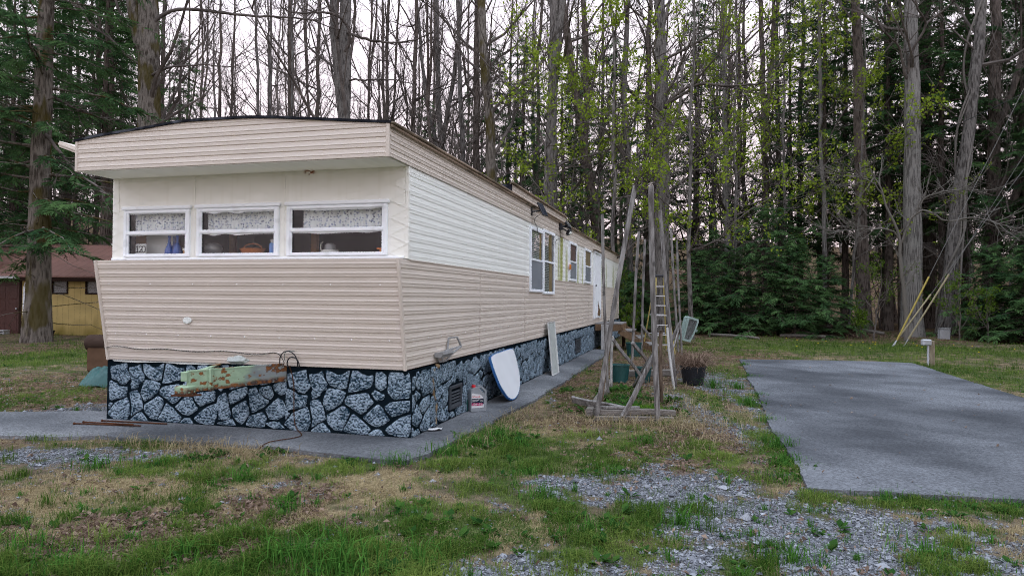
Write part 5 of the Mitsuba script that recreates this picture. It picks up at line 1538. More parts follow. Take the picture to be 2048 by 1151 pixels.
# the trunks that stand out, each its own tree: key, label, x, y, radius, lean, bark, options
UNIQUE = [
    ('mossy_twin_tree', 'broad mossy trunk behind the left end of the roof, forking near the top', -17.97, 15.92, 0.53, (0, 0), 'bark_mossy', dict(fork=[(0.40, -1.4, -0.3, 0.3)], limbs=26, start=0.25, reach=0.22)),
    ('slender_dark_tree', 'slim dark trunk just right of the broad mossy trunk', -25.57, 25.29, 0.17, (0, 0), 'bark_brown', {}),
    ('slender_grey_tree', 'slim grey trunk above the middle of the arched roof', -22.64, 33.31, 0.23, (-0.0098, -0.0026), 'bark_pale', {}),
    ('forked_grey_tree', 'stout grey trunk over the right half of the roof, splitting into two upright stems', -11.81, 20.65, 0.36, (0, 0), 'bark_grey', dict(fork=[(0.36, -0.85, -0.2, 0.22)], limbs=20, start=0.2, reach=0.2)),
    ('straight_thin_tree', 'thin straight dark trunk right of the stout forked one', -13.18, 30.63, 0.19, (-0.0049, -0.0013), 'bark_brown', {}),
    ('wide_forked_tree', 'bluish grey trunk with spreading forks above the roof corner', -11.87, 33.04, 0.24, (-0.026, -0.0069), 'bark_grey', dict(fork=[(0.42, 1.8, 0.4, 0.15), (0.36, -1.6, 0.2, 0.13)], limbs=26)),
    ('leaning_thin_tree', 'thin trunk leaning left above the side roof edge', -8.59, 27.7, 0.17, (-0.0374, -0.0099), 'bark_grey', {}),
    ('straight_grey_tree', 'straight grey trunk close left of the knotty trunk', -8.01, 27.85, 0.24, (-0.013, -0.0034), 'bark_brown', {}),
    ('knotty_tree', 'pale trunk with dark knots and a slight lean above the black roof step', -5.29, 22.37, 0.28, (-0.065, -0.0171), 'bark_mossy', dict(limbs=18, start=0.25)),
    ('tall_grey_tree', 'tall straight grey trunk rising behind the end of the roof', -3.24, 22.91, 0.30, (0.0033, 0.0009), 'bark_grey', dict(fork=[(0.45, 0.7, 0.2, 0.17)], limbs=18)),
    ('leaning_tree', 'dark trunk leaning strongly to the left behind the far end of the home', -1.15, 27.59, 0.29, (-0.1495, -0.0394), 'bark_brown', dict(fork=[(0.36, 1.4, 0.3, 0.17)], limbs=18)),
    ('ladder_tree', 'grey trunk with young green leaves directly behind the stepladder', 1.5, 22.09, 0.32, (0.0049, 0.0013), 'bark_grey', dict(limbs=22, start=0.2, reach=0.24)),
    ('slender_side_tree', 'slim trunk just left of the trunk behind the stepladder', -0.16, 27.86, 0.17, (-0.013, -0.0034), 'bark_grey', {}),
    ('pale_straight_tree', 'pale straight trunk above the left end of the young hemlocks', 4.25, 29.02, 0.18, (-0.0049, -0.0013), 'bark_pale', {}),
    ('middle_dark_tree', 'dark straight trunk above the middle of the young hemlocks', 6.44, 31.66, 0.20, (-0.0163, -0.0043), 'bark_brown', dict(fork=[(0.4, 0.9, 0.1, 0.12)])),
    ('birch_like_tree', 'very slim whitish trunk above the right end of the young hemlocks', 8.45, 27.02, 0.11, (-0.0081, -0.0021), 'bark_pale', dict(limbs=14, start=0.2, reach=0.12)),
    ('reddish_tree', 'dark reddish straight trunk left of the big pale trunk', 9.94, 26.38, 0.29, (-0.0358, -0.0094), 'bark_brown', dict(limbs=14, start=0.4)),
    ('big_pale_tree', 'big pale trunk behind the yellow guy wire guard', 11.11, 24.1, 0.37, (0.013, 0.0034), 'bark_pale', dict(limbs=14, start=0.35, reach=0.2)),
    ('shaded_tree', 'dark trunk half hidden to the right of the big pale trunk', 14.34, 32.71, 0.33, (-0.0163, -0.0043), 'bark_brown', {}),
    ('spreading_tree', 'trunk near the right edge with several limbs spreading to the upper right', 15.53, 28.89, 0.33, (0.0228, 0.006), 'bark_brown', dict(fork=[(0.18, 3.0, 0.5, 0.16), (0.26, 4.6, 0.8, 0.15), (0.34, 2.4, 0.2, 0.14)], limbs=26, start=0.2)),
    ('right_edge_tree', 'dark trunk at the right edge of the picture', 17.78, 31.55, 0.24, (0.0325, 0.0086), 'bark_brown', {}),
]
for i, (key, lb, x, y, r0, ln, bk_, opt) in enumerate(UNIQUE):
    o = dict(limbs=26, start=0.18, reach=0.18)
    o.update(opt)
    tk, br, _ = bare_tree(100 + i, 27, r0, ln, sides=14 if r0 > 0.25 else 9, wob=0.03 if r0 > 0.25 else 0.045, **o)
    k = thing(key, lb, 'tree')
    put(k, 'trunk', moved(tk, x, y), bk_, smooth=True)
    put(k, 'crown', moved(br, x, y), 'twig_bark')

# limbs that stand out against the sky, on the trees they grow from


def limb(points, r0, r1, seed, n_sub=9, reach=0.35, fine=0.006):
    r = np.random.default_rng(seed)
    p = curve(points, 22)
    p[1:-1] += r.normal(0, 0.012, (20, 3))
    size = np.linalg.norm(np.diff(p, axis=0), axis=1).sum()
    ms = [tubes(p[None], np.linspace(r0, r1, 22)[None], 7)]
    P4, P3 = [], []
    for i in range(n_sub):
        g = r.uniform(0.15, 1) * 21
        o = np.array([np.interp(g, range(22), p[:, c]) for c in range(3)])
        t = unit(p[min(21, int(g) + 1)] - p[max(0, int(g) - 1)])
        d = unit(t * 0.8 + r.normal(0, 0.6, 3) + [0, 0, 0.15])
        q = bough(r, o, d, size * reach * r.uniform(0.3, 1), 4, r.uniform(-0.05, 0.3), 0.06)
        P4.append(q)
        for _ in range(6):
            g2 = r.uniform(0.2, 1) * 3
            o2 = np.array([np.interp(g2, range(4), q[:, c]) for c in range(3)])
            P3.append(bough(r, o2, unit(d + r.normal(0, 0.65, 3) + [0, 0, 0.1]), size * reach * r.uniform(0.15, 0.45), 3, 0.1, 0.07))
    ms.append(tubes(np.array(P4), np.tile(np.linspace(max(r1, r0 * 0.35), fine * 1.2, 4), (len(P4), 1)), 4))
    ms.append(tubes(np.array(P3), np.tile(np.array([fine * 1.1, fine, fine * 0.7]), (len(P3), 1)), 3))
    return cat(*ms)


LIMBS = [
    ('ladder_tree', 0.068, 0.030, [(1.60, 22.04, 9.2), (2.25, 21.85, 9.73), (2.88, 21.71, 9.91), (3.92, 21.67, 9.78), (5.03, 21.65, 9.76), (6.21, 21.65, 9.87)]),
    ('ladder_tree', 0.062, 0.024, [(1.60, 22.02, 11.1), (2.40, 21.86, 11.41), (3.35, 21.80, 11.87), (4.20, 21.70, 12.31), (4.83, 21.55, 12.91)]),
    ('ladder_tree', 0.050, 0.018, [(1.5, 21.95, 8.85), (0.88, 21.29, 9.21), (0.16, 20.59, 8.96), (-0.71, 19.85, 8.39), (-1.55, 19.12, 7.92)]),
    ('ladder_tree', 0.043, 0.018, [(1.60, 22.07, 8.1), (2.51, 21.94, 8.26), (3.37, 21.86, 8.07), (3.84, 21.68, 7.75)]),
    ('mossy_twin_tree', 0.081, 0.030, [(-17.9, 15.82, 11.5), (-17.11, 16.29, 12.59), (-16.27, 16.82, 12.76), (-15.31, 17.38, 12.74), (-13.54, 18.16, 12.75), (-12.12, 18.84, 12.72)]),
    ('mossy_twin_tree', 0.056, 0.018, [(-17.8, 15.90, 9.9), (-16.75, 15.80, 10.17), (-15.43, 15.84, 10.18), (-13.95, 15.92, 10.03)]),
    ('forked_grey_tree', 0.068, 0.024, [(-11.8, 20.53, 12.85), (-10.68, 20.47, 12.41), (-9.52, 20.47, 12.18), (-8.58, 20.40, 12.20), (-7.66, 20.33, 12.51)]),
    ('forked_grey_tree', 0.074, 0.030, [(-11.86, 20.47, 12.0), (-11.51, 20.25, 12.61), (-11.78, 19.86, 13.24), (-12.34, 19.40, 13.32), (-13.89, 18.67, 13.49)]),
    ('forked_grey_tree', 0.050, 0.018, [(-11.8, 20.6, 10.85), (-10.88, 20.44, 10.69), (-9.72, 20.44, 10.61), (-8.57, 20.44, 10.31)]),
    ('big_pale_tree', 0.062, 0.024, [(11.1, 24.1, 10.1), (10.76, 23.87, 10.82), (10.48, 23.48, 11.46), (10.00, 23.04, 11.73), (9.60, 22.62, 12.04), (9.47, 22.27, 12.45)]),
    ('big_pale_tree', 0.068, 0.030, [(11.1, 24.1, 9.9), (10.99, 23.93, 10.78), (11.13, 23.65, 11.47), (11.44, 23.41, 12.13), (11.12, 23.01, 12.49), (10.93, 22.64, 13.03)]),
    ('big_pale_tree', 0.050, 0.018, [(11.44, 23.5, 12.1), (11.97, 23.85, 12.65), (12.34, 23.64, 12.92), (12.69, 23.41, 13.37)]),
]
for i, (key, r0, r1, pts_) in enumerate(LIMBS):
    put(key, 'limb', limb(pts_, r0, r1, 700 + i), 'twig_bark', smooth=True)

# the tree with vines
tk, br, _ = bare_tree(141, 26, 0.30, (0.0975, 0.0257), limbs=16, start=0.35, reach=0.18, sides=14, wob=0.05)
k = thing('vine_wrapped_tree', 'leaning grey trunk wrapped in twisting bare vines right of the big pale trunk', 'tree')
VX, VY = 12.76, 25.57
put(k, 'trunk', moved(tk, VX, VY), 'bark_grey', smooth=True)
put(k, 'crown', moved(br, VX, VY), 'twig_bark')
for i in range(4):
    z = np.linspace(0.1, 15, 90)
    r_ = taper(z, 26, 0.30, 0.3) + 0.05 + 0.05 * meshkit.noise(np.stack([z * 0.9, z * 0 + i, z * 0], -1), 4)
    ph = i * 1.7 + np.cumsum(meshkit.noise(np.stack([z * 0.6, z * 0 + i * 3, z * 0], -1), 8) - 0.35) * 0.35
    p = np.stack([0.0975 * z + r_ * np.cos(ph), 0.0257 * z + r_ * np.sin(ph), z], -1)
    put(k, 'vine', moved(tube(p, 0.03 + 0.012 * (i % 2), 6), VX, VY), 'vine_bark', smooth=True)

# the dead sapling with pale spreading branches before the big pale trunk
k = thing('dead_sapling', 'small dead tree with pale spreading branches in front of the big pale trunk', 'tree')
put(k, 'trunk', limb([(10.36, 21.86, -0.15), (10.33, 21.84, 0.73), (10.20, 21.73, 2.19), (10.08, 21.63, 3.29), (10.03, 21.56, 3.83), (9.69, 21.41, 4.56), (9.36, 21.26, 5.46), (9.04, 21.11, 5.96)], 0.10, 0.022, 720, 8, 0.22, 0.007), 'twig_pale', smooth=True)
for i, (r0, pts_) in enumerate(((0.05, [(10.08, 21.63, 3.5), (10.30, 21.52, 4.19), (10.60, 21.44, 4.63), (10.81, 21.34, 4.70), (11.37, 21.34, 4.33), (12.09, 21.37, 4.39), (13.06, 21.48, 4.22), (14.19, 21.62, 4.04)]), (0.035, [(10.06, 21.62, 3.6), (9.67, 21.31, 4.00), (9.00, 20.93, 4.01), (8.18, 20.50, 3.95), (7.45, 20.10, 3.88)]),
                              (0.028, [(9.41, 21.30, 5.3), (8.82, 20.85, 5.77), (8.14, 20.36, 5.86), (7.23, 19.81, 5.92)]), (0.03, [(10.58, 21.5, 4.6), (10.77, 21.48, 5.08), (11.31, 21.41, 5.33), (12.11, 21.41, 5.39), (12.97, 21.44, 5.19)]))):
    put(k, 'limb', limb(pts_, r0, 0.010, 721 + i, 22, 0.42, 0.0065), 'twig_pale', smooth=True)

# slim trees farther back: six shapes, turned and scaled
SHAPES = []
for i in range(7):
    tk, br, _ = bare_tree(200 + i, 25, (0.15, 0.18, 0.13, 0.2, 0.12, 0.16, 0.19)[i], limbs=22, start=0.12 + 0.03 * (i % 3), reach=0.15 + 0.02 * (i % 4), wob=0.06, sides=6, fine=0.008, sub=5, twig=5,
                           fork=[(0.3 + 0.05 * i, 1.6 - 0.4 * i, 0.5, 0.08)] if i % 2 == 0 else None)
    SHAPES.append((mikit.ply(tk, None, smooth=True), mikit.ply(br, None)))
BACK = [(-31.8, 25.7), (-29.6, 36.6), (-25.6, 35.6), (-24.7, 40.0), (-18.6, 36.4), (-20.9, 44.1), (2.7, 36.9), (3.6, 41.3), (8.8, 36.4), (11.9, 41.4), (14.9, 42.2), (-29.0, 32.7), (-30.7, 40.5), (7.57, 37.13), (5.82, 34.6), (-3.86, 33.1), (-3.3, 38.4)]
rb_ = np.random.default_rng(31)
tries = 0
while len(BACK) < 60 and tries < 4000:
    tries += 1
    d = rb_.uniform(33, 66)
    a = rb_.uniform(-0.82, 0.82) * d
    x, y = EYE[0] + a * CY - d * SY, EYE[1] + a * SY + d * CY
    if all((x - q[0]) ** 2 + (y - q[1]) ** 2 > 4.0 for q in BACK):
        BACK.append((x, y))
TONES = ('bark_brown', 'bark_brown', 'bark_grey', 'bark_brown', 'bark_brown')
for i, (x, y) in enumerate(BACK):
    tk, br = SHAPES[i % 7]
    k = thing('woodland_tree', 'slim leafless tree among many in the woods behind', 'tree', 'slim leafless trees of the woods')
    m_ = at(x, y, float(rb_.uniform(0, 360)), float(rb_.uniform(0.8, 1.2)))
    put(k, 'trunk', tk, TONES[i % 5], to_world=m_)
    put(k, 'crown', br, 'twig_bark', to_world=m_)

# the wood beyond, which reads as one mass
FAR = []
for i in range(3):
    tk, br, _ = bare_tree(300 + i, 24, 0.17, limbs=16, start=0.1, reach=0.17, wob=0.07, sides=4, fine=0.011, sub=3, twig=3)
    scene[f'far_tree_shape_{i}'] = {'type': 'shapegroup', 'wood': mikit.ply(cat(tk, br), 'twig_bark')}
nf = 0
for i in range(95):
    d = 62 + 62 * rb_.uniform() ** 0.8
    a = rb_.uniform(-0.85, 0.85) * d
    x, y = EYE[0] + a * CY - d * SY, EYE[1] + a * SY + d * CY
    nf += 1
    scene[f'far_wood__{nf:03d}'] = {'type': 'instance', 'shapegroup': {'type': 'ref', 'id': f'far_tree_shape_{i % 3}'}, 'to_world': at(x, y, float(rb_.uniform(0, 360)), float(rb_.uniform(0.75, 1.2)))}
labels['far_wood'] = {'label': 'far off leafless wood on the slope behind the nearer trees', 'category': 'woods', 'kind': 'stuff'}

# the woods go on beside the yard, to the right of the picture
for i in range(2):
    w_, nd, cl = hemlock(405 + i, 16 + 3 * i, 0.2, 1.0, 4.2, 70, 10, 0.8, droop=0.2, shape=0.6)
    scene[f'side_tree_shape_{i}'] = {'type': 'shapegroup', 'wood': mikit.ply(w_, 'bark_brown', smooth=True), 'needles': mikit.ply(nd, 'leaf_tinted', color=cl)}
for i, (x, y) in enumerate([(17, -6), (18.5, -2), (16.5, 2), (19.5, 5), (18.2, 9), (21, 12.5), (20.5, 17), (22, -4), (23.5, 1), (22.5, 8), (25, 14), (24.5, 20), (-29, 5), (-33, 10), (-31, -1), (-37, 5), (-36, 15), (-40, 12), (-38, -3), (-43, 8)]):
    scene[f'side_wood__{i + 1:03d}'] = {'type': 'instance', 'shapegroup': {'type': 'ref', 'id': f'side_tree_shape_{i % 2}'}, 'to_world': at(x, y, 57.0 * i, 1.0 + 0.02 * (i % 5))}
labels['side_wood'] = {'label': 'dark evergreen wood going on past both sides of the yard', 'category': 'woods', 'kind': 'stuff'}

# bare brushwood between the trunks
for i in range(3):
    tk, br, _ = bare_tree(330 + i, 5.5, 0.035, limbs=16, start=0.1, reach=0.5, sub=4, twig=5, wob=0.05, sides=4, fine=0.007, tilt=(0.3, 1.2))
    scene[f'brush_shape_{i}'] = {'type': 'shapegroup', 'wood': mikit.ply(cat(tk, br), 'twig_bark')}
nb_ = 0
for i in range(400):
    d = rb_.uniform(29, 52)
    a = rb_.uniform(-0.8, 0.8) * d
    x, y = EYE[0] + a * CY - d * SY, EYE[1] + a * SY + d * CY
    if -W - 1 < x < 1.5 and y < L + 3 or nb_ >= 70:
        continue
    nb_ += 1
    scene[f'brushwood__{nb_:03d}'] = {'type': 'instance', 'shapegroup': {'type': 'ref', 'id': f'brush_shape_{i % 3}'}, 'to_world': at(x, y, float(rb_.uniform(0, 360)), float(rb_.uniform(0.7, 1.9)))}
labels['brushwood'] = {'label': 'bare tangled brushwood between the trunks of the woods', 'category': 'brushwood', 'kind': 'stuff'}

# hemlocks
big_wood, big_nd, big_cl = hemlock(400, 23, 0.36, 2.7, 4.4, 150, 30, 0.46, dead=22, droop=0.2, lean=(0.013, 0.0034), shape=0.55, rise_=1.1)
HX, HY = -16.42, 10.12
BIGL = []
for pts_ in ([(-16.35, 10.08, 7.65), (-16.15, 10.52, 7.40), (-15.74, 11.04, 7.13), (-15.38, 11.55, 7.00), (-15.16, 12.03, 6.75)], [(-16.35, 10.09, 6.35), (-15.75, 10.02, 5.88), (-15.00, 10.03, 5.10), (-14.25, 10.02, 4.63), (-13.52, 10.02, 4.02)]):
    DEADL = limb(pts_, 0.06, 0.015, 740 + len(pts_[0]), 12, 0.4)
    BIGL.append(DEADL)
k = thing('big_hemlock', 'big hemlock at the left with a thick furrowed trunk in front of the yellow cabin', 'tree')
put(k, 'trunk', moved(big_wood, HX, HY), 'bark_mossy', smooth=True)
put(k, 'crown', moved(big_nd, HX, HY), 'leaf_tinted', color=big_cl)
for m_ in BIGL:
    put(k, 'dead_limb', m_, 'twig_bark', smooth=True)
HS = []
for i, (H, z0, sp, nb, per, sz, dd, shp) in enumerate(((17, 2.6, 3.6, 115, 20, 0.52, 26, 0.8), (20, 4.5, 3.4, 115, 20, 0.52, 30, 0.7), (14, 1.2, 3.4, 110, 21, 0.5, 14, 0.9), (22, 7.0, 3.2, 105, 19, 0.54, 34, 0.6))):
    w_, nd, cl = hemlock(410 + i, H, 0.17 + 0.02 * i, z0, sp, nb, per, sz, dead=dd, droop=0.25, shape=shp)
    HS.append((mikit.ply(w_, None, smooth=True), mikit.ply(nd, None, color=cl)))
SHORT = {'mossy_twin_tree': 'broad mossy trunk', 'forked_grey_tree': 'stout forked trunk', 'knotty_tree': 'pale knotty trunk', 'tall_grey_tree': 'tall trunk behind the roof', 'leaning_tree': 'strongly leaning trunk', 'ladder_tree': 'trunk behind the stepladder', 'pale_straight_tree': 'pale straight trunk', 'middle_dark_tree': 'dark trunk above the young hemlocks', 'birch_like_tree': 'very slim whitish trunk', 'reddish_tree': 'dark reddish trunk', 'big_pale_tree': 'big pale trunk', 'spreading_tree': 'trunk with spreading limbs', 'right_edge_tree': 'trunk at the right edge', 'wide_forked_tree': 'bluish trunk with spreading forks', 'slender_grey_tree': 'slim trunk above the roof'}
MARKS = [(SHORT[q[0]], q[2], q[3]) for q in UNIQUE if q[0] in SHORT] + [('big hemlock by the cabin', -16.42, 10.12)]
USED_LABELS = set()


def bearing(x, y):
    a, d = (x - EYE[0]) * CY + (y - EYE[1]) * SY, -(x - EYE[0]) * SY + (y - EYE[1]) * CY
    return a / d, d


def tell(x, y, what):
    """A label by the nearest tree that stands out: left or right of it, nearer or farther."""
    b0, d0 = bearing(x, y)
    for m_, mx, my in sorted(MARKS, key=lambda q: abs(bearing(q[1], q[2])[0] - b0)):
        b1, d1 = bearing(mx, my)
        side_ = 'left' if b0 < b1 else 'right'
        for lb in (f'{what} {"behind and" if d0 > d1 else "in front and"} {side_} of the {m_}', f'{what} {"farther back" if d0 > d1 else "nearer"}, second to the {side_} of the {m_}'):
            if lb not in USED_LABELS:
                USED_LABELS.add(lb)
                return lb


HEM = [(-25.82, 16.95, 0, 0), (-28.79, 22.38, 1, 0), (-23.45, 13.44, 2, 0), (-23.36, 19.67, 3, 0), (-27.62, 28.89, 2, 0), (-33.0, 30.0, 1, 0), (-7.43, 38.35, 2, 1), (-6.44, 30.34, 2, 1), (-1.85, 35.68, 0, 1), (-4.86, 41.09, 1, 1), (2.97, 34.89, 0, 2), (-0.65, 44.27, 1, 2),
       (7.86, 34.11, 0, 3), (9.97, 37.77, 1, 3), (10.36, 32.7, 1, 3), (13.95, 39.85, 3, 3), (11.8, 30.4, 3, 3), (15.63, 32.02, 1, 3), (17.2, 29.8, 0, 3), (16.4, 26.2, 2, 3), (19.11, 30.87, 1, 3), (17.18, 40.7, 0, 3), (-16.5, 41.0, 2, 1), (20.5, 36.5, 3, 3), (24.5, 38.0, 2, 3), (9.0, 30.2, 1, 3), (12.9, 34.5, 0, 3), (18.6, 26.8, 2, 3), (13.9, 29.6, 1, 3), (15.2, 35.8, 1, 3), (17.6, 34.0, 3, 3), (-9.5, 34.5, 0, 1), (-3.6, 27.5, 2, 1), (-20.5, 16.5, 3, 0), (-30.5, 18.5, 1, 0), (-34.0, 24.0, 0, 0)]
for x, y, i, g in HEM:
    k = thing('hemlock_tree', tell(x, y, 'tall dark hemlock'), 'tree', 'tall hemlocks among the trunks')
    m_ = at(x, y, float(rb_.uniform(0, 360)), float(rb_.uniform(0.85, 1.15)))
    put(k, 'trunk', HS[i][0], 'bark_brown', to_world=m_)
    put(k, 'crown', HS[i][1], 'leaf_tinted', to_world=m_)
YS = []
for i, (H, sp) in enumerate(((5.3, 2.5), (3.7, 2.1), (2.6, 1.5))):
    w_, nd, cl = hemlock(430 + i, H, 0.05, 0.12, sp, 120, 17, 0.38, dead=0, droop=0.14, shape=1.0)
    YS.append((mikit.ply(w_, None, smooth=True), mikit.ply(nd, None, color=cl * 1.25)))
YOUNG = [(2.93, 23.6, 1, 0.95), (4.19, 22.9, 1, 0.9), (5.45, 22.7, 0, 0.98), (6.66, 22.9, 1, 1.05), (8.0, 24.2, 1, 0.9), (6.4, 26.0, 0, 1.08), (3.72, 26.4, 0, 0.9), (13.9, 24.4, 1, 1.0), (14.6, 22.9, 1, 1.0), (16.0, 24.5, 0, 1.0), (-0.62, 26.7, 1, 0.9), (0.23, 24.86, 2, 1.0)]
YL = ('bushy young hemlock at the left end of the dark thicket, behind the kennel', 'bushy young hemlock second from the left in the front of the thicket', 'tallest bushy young hemlock in the middle front of the thicket', 'bushy young hemlock right of the tallest one in the thicket', 'bushy young hemlock at the right end of the thicket behind the pad', 'young hemlock standing behind the tallest one in the thicket', 'young hemlock behind the left end of the thicket', 'young hemlock right of the vine wrapped trunk',
      'nearest young hemlock at the right edge of the picture', 'tall young hemlock at the far right edge of the picture', 'young hemlock behind the far corner of the home', 'small young hemlock left of the trunk behind the stepladder')
for n_, (x, y, i, s_) in enumerate(YOUNG):
    k = thing('young_hemlock', YL[n_], 'tree', 'young hemlocks of the thicket')
    m_ = at(x, y, float(rb_.uniform(0, 360)), s_)
    put(k, 'trunk', YS[i][0], 'bark_brown', to_world=m_)
    put(k, 'crown', YS[i][1], 'leaf_tinted', to_world=m_)

# trees in young leaf
BUD = [('left_budding', 'tree in fresh yellow green leaf behind the end of the roof', -2.6, 20.4, 12, 0.10, 0.30), ('mid_budding', 'tree in fresh yellow green leaf just left of the trunk behind the stepladder', -0.2, 19.4, 13, 0.09, 0.26), ('right_budding', 'tree in fresh yellow green leaf right of the trunk behind the stepladder', 2.7, 20.0, 14, 0.09, 0.26),
       ('upper_budding', 'tall tree in fresh yellow green leaf just right of the far garden posts', 4.3, 24.6, 16, 0.08, 0.24), ('far_budding', 'tree in fresh yellow green leaf above the young hemlocks', 6.5, 26.5, 16, 0.09, 0.26), ('slim_budding', 'slim tree in fresh yellow green leaf left of the dark reddish trunk', 9.2, 25.7, 15, 0.07, 0.22)]
for i, (key, lb, x, y, H, r0, rc) in enumerate(BUD):
    tk, br, tips = bare_tree(500 + i, H, r0, (0.01 * (i - 2), 0), limbs=24, start=0.2, reach=rc, tilt=(0.0, 0.7), sub=4, twig=4, wob=0.05, fine=0.006, sides=7)
    rl = np.random.default_rng(520 + i)
    pick = tips[rl.uniform(size=len(tips)) < 0.9]
    lf, cl = leaves(pick, rl, 0.115, 0.08, 6)
    k = thing('budding_tree', lb, 'tree')
    put(k, 'trunk', moved(tk, x, y), 'bark_grey', smooth=True)
    put(k, 'crown', moved(br, x, y), 'twig_bark')
    put(k, 'leaves', moved(lf, x, y), 'leaf_tinted', color=cl)
SAP = [(9.35, 22.2, 2.9, 'thin green sapling in front of the dark reddish trunk'), (9.0, 22.6, 1.0, 'low bright green seedling left of the big pale trunk'), (12.2, 22.3, 2.2, 'pale green bush right of the big pale trunk'), (13.3, 22.6, 2.0, 'pale green bush at the foot of the leaning vine wrapped trunk'), (0.6, 19.2, 1.1, 'low green shrub behind the far corner of the home'), (-0.2, 21.3, 2.4, 'thin leafy shrub in the shade behind the far end of the home')]
for i, (x, y, H, lb) in enumerate(SAP):
    tk, br, tips = bare_tree(540 + i, H, 0.018 + 0.004 * H, limbs=14, start=0.15, reach=0.4, sub=3, twig=3, wob=0.015, fine=0.004, sides=5)
    rl = np.random.default_rng(560 + i)
    lf, cl = leaves(tips, rl, 0.075, 0.06, 3)
    k = thing('sapling', lb, 'shrub')
    put(k, 'stem', moved(cat(tk, br), x, y), 'twig_bark')
    put(k, 'leaves', moved(lf, x, y), 'leaf_tinted', color=cl * np.array((0.45, 0.55, 0.7)))

# ---------------------------------------------------------------- ground cover
def scatter(n, seed, d0, d1, power=1.0):
    """Random places on the ground in front of the woods, thinning out with distance from the road side."""
    r = np.random.default_rng(seed)
    u = r.uniform(0, 1, n)
    d = (d0 ** (1 - power) + u * (d1 ** (1 - power) - d0 ** (1 - power))) ** (1 / (1 - power)) if power != 1 else d0 * (d1 / d0) ** u
    a = r.uniform(-0.86, 0.86, n) * d
    x, y = EYE[0] + a * CY - d * SY, EYE[1] + a * SY + d * CY
    import shapely
    pts = shapely.points(x, y)
    ok = ~shapely.contains(SLAB_P.buffer(-0.05), pts) & ~shapely.contains(PAD_P.buffer(-0.06), pts) & ~((x > -W - 0.03) & (x < 0.07) & (y > 0) & (y < L))
    return x[ok], y[ok], d[ok], r


def cov(x, y):
    return [np.array(v) for v in cover(x, y)]


def blades(x, y, h, w, r, c0, c1, bend=0.5, tone=None):
    """Grass blades: a bent ribbon of three triangles each."""
    n = len(x)
    az = r.uniform(0, 2 * np.pi, n)
    u = np.stack([np.cos(az), np.sin(az), np.zeros(n)], -1)
    v = np.stack([-np.sin(az), np.cos(az), np.zeros(n)], -1)
    b_ = (bend * r.uniform(0.15, 1.5, n) * h)[:, None]
    o = np.stack([x, y, land(x, y) - 0.006], -1)
    up = np.array([0, 0, 1.0]) * h[:, None]
    hw = (w * 0.5)[:, None] * v
    m = o + up * 0.6 + u * b_ * 0.35
    t = o + up * np.clip(1 - 0.35 * b_ / h[:, None], 0.3, 1) + u * b_
    V = np.stack([o - hw, o + hw, m + hw * 0.8, m - hw * 0.8, t], 1).reshape(-1, 3)
    F = (np.array([[0, 1, 2], [0, 2, 3], [3, 2, 4]])[None] + (np.arange(n) * 5)[:, None, None]).reshape(-1, 3)
    k = (r.uniform(0, 1, n) if tone is None else tone)
    k = np.repeat(np.clip(k, 0, 1), 5)[:, None]
    return trimesh.Trimesh(V, F, process=False), np.asarray(c0) * (1 - k) + np.asarray(c1) * k


def stuff(key, mesh, mt, color, label, cat_):
    put(None, key, mesh, mt, color=color)
    labels[key] = {'label': label, 'category': cat_, 'kind': 'stuff'}


def clump(x, y, f, seed):
    return meshkit.noise(np.stack([x * f, y * f, x * 0], -1), seed)


def grow_(x, y, d, h):
    """Blade widths: about half a centimetre, a little more for the coarser tufts seen from afar."""
    return np.maximum(0.0032, 0.00045 * d) + 0.01 * h


# green grass: short sward, with taller tufts
x, y, d, r = scatter(760000, 61, 2.9, 30, 1.45)
g, s_, t_, w_ = cov(x, y)
cl_ = clump(x, y, 5.5, 3)
keep = r.uniform(size=len(x)) < np.clip(g * (0.15 + 1.0 * cl_) * 0.95 + 0.01, 0, 1)
x, y, d, cl_ = x[keep], y[keep], d[keep], cl_[keep]
h = (0.025 + 0.085 * np.clip(cl_ - 0.3, 0, 1) * r.uniform(0.5, 1.5, len(x)) + 0.02 * r.uniform(size=len(x)))
near = np.exp(-(((x - 0.3) / 1.1) ** 2 + ((y + 3.4) / 0.75) ** 2)) + 0.6 * np.exp(-(((x + 0.9) / 0.5) ** 2 + ((y + 3.6) / 0.6) ** 2))
h *= 1 + 0.8 * near * r.uniform(0.2, 1.2, len(x))
h *= np.where(d > 14, 1.5, 1.0)
m, c = blades(x, y, h, grow_(x, y, d, h), r, (0.036, 0.092, 0.014), (0.20, 0.27, 0.065), 0.7, tone=r.normal(0.45, 0.25, len(x)) + 1.0 * (clump(x, y, 1.6, 8) - 0.5))
stuff('lawn_grass', m, 'leaf_tinted', c, 'patchy green grass and tufts over the yard', 'grass')
print('grass', len(x))

# dry grass, flat and straw coloured
x, y, d, r = scatter(480000, 62, 2.9, 16, 1.45)
g, s_, t_, w_ = cov(x, y)
cl_ = clump(x, y, 4.0, 5)
keep = r.uniform(size=len(x)) < np.clip(w_ * (0.25 + 0.6 * cl_) * (1 - 0.4 * g) * (1 - 0.7 * s_), 0, 1)
x, y, d, cl_ = x[keep], y[keep], d[keep], cl_[keep]
h = 0.015 + 0.04 * r.uniform(size=len(x)) * (0.4 + cl_)
m, c = blades(x, y, h, np.maximum(0.003, 0.00045 * d), r, (0.17, 0.125, 0.065), (0.50, 0.42, 0.25), 1.4)
stuff('dry_grass', m, 'leaf_tinted', c, 'flattened straw coloured dead grass over the yard', 'dry grass')
print('dry', len(x))
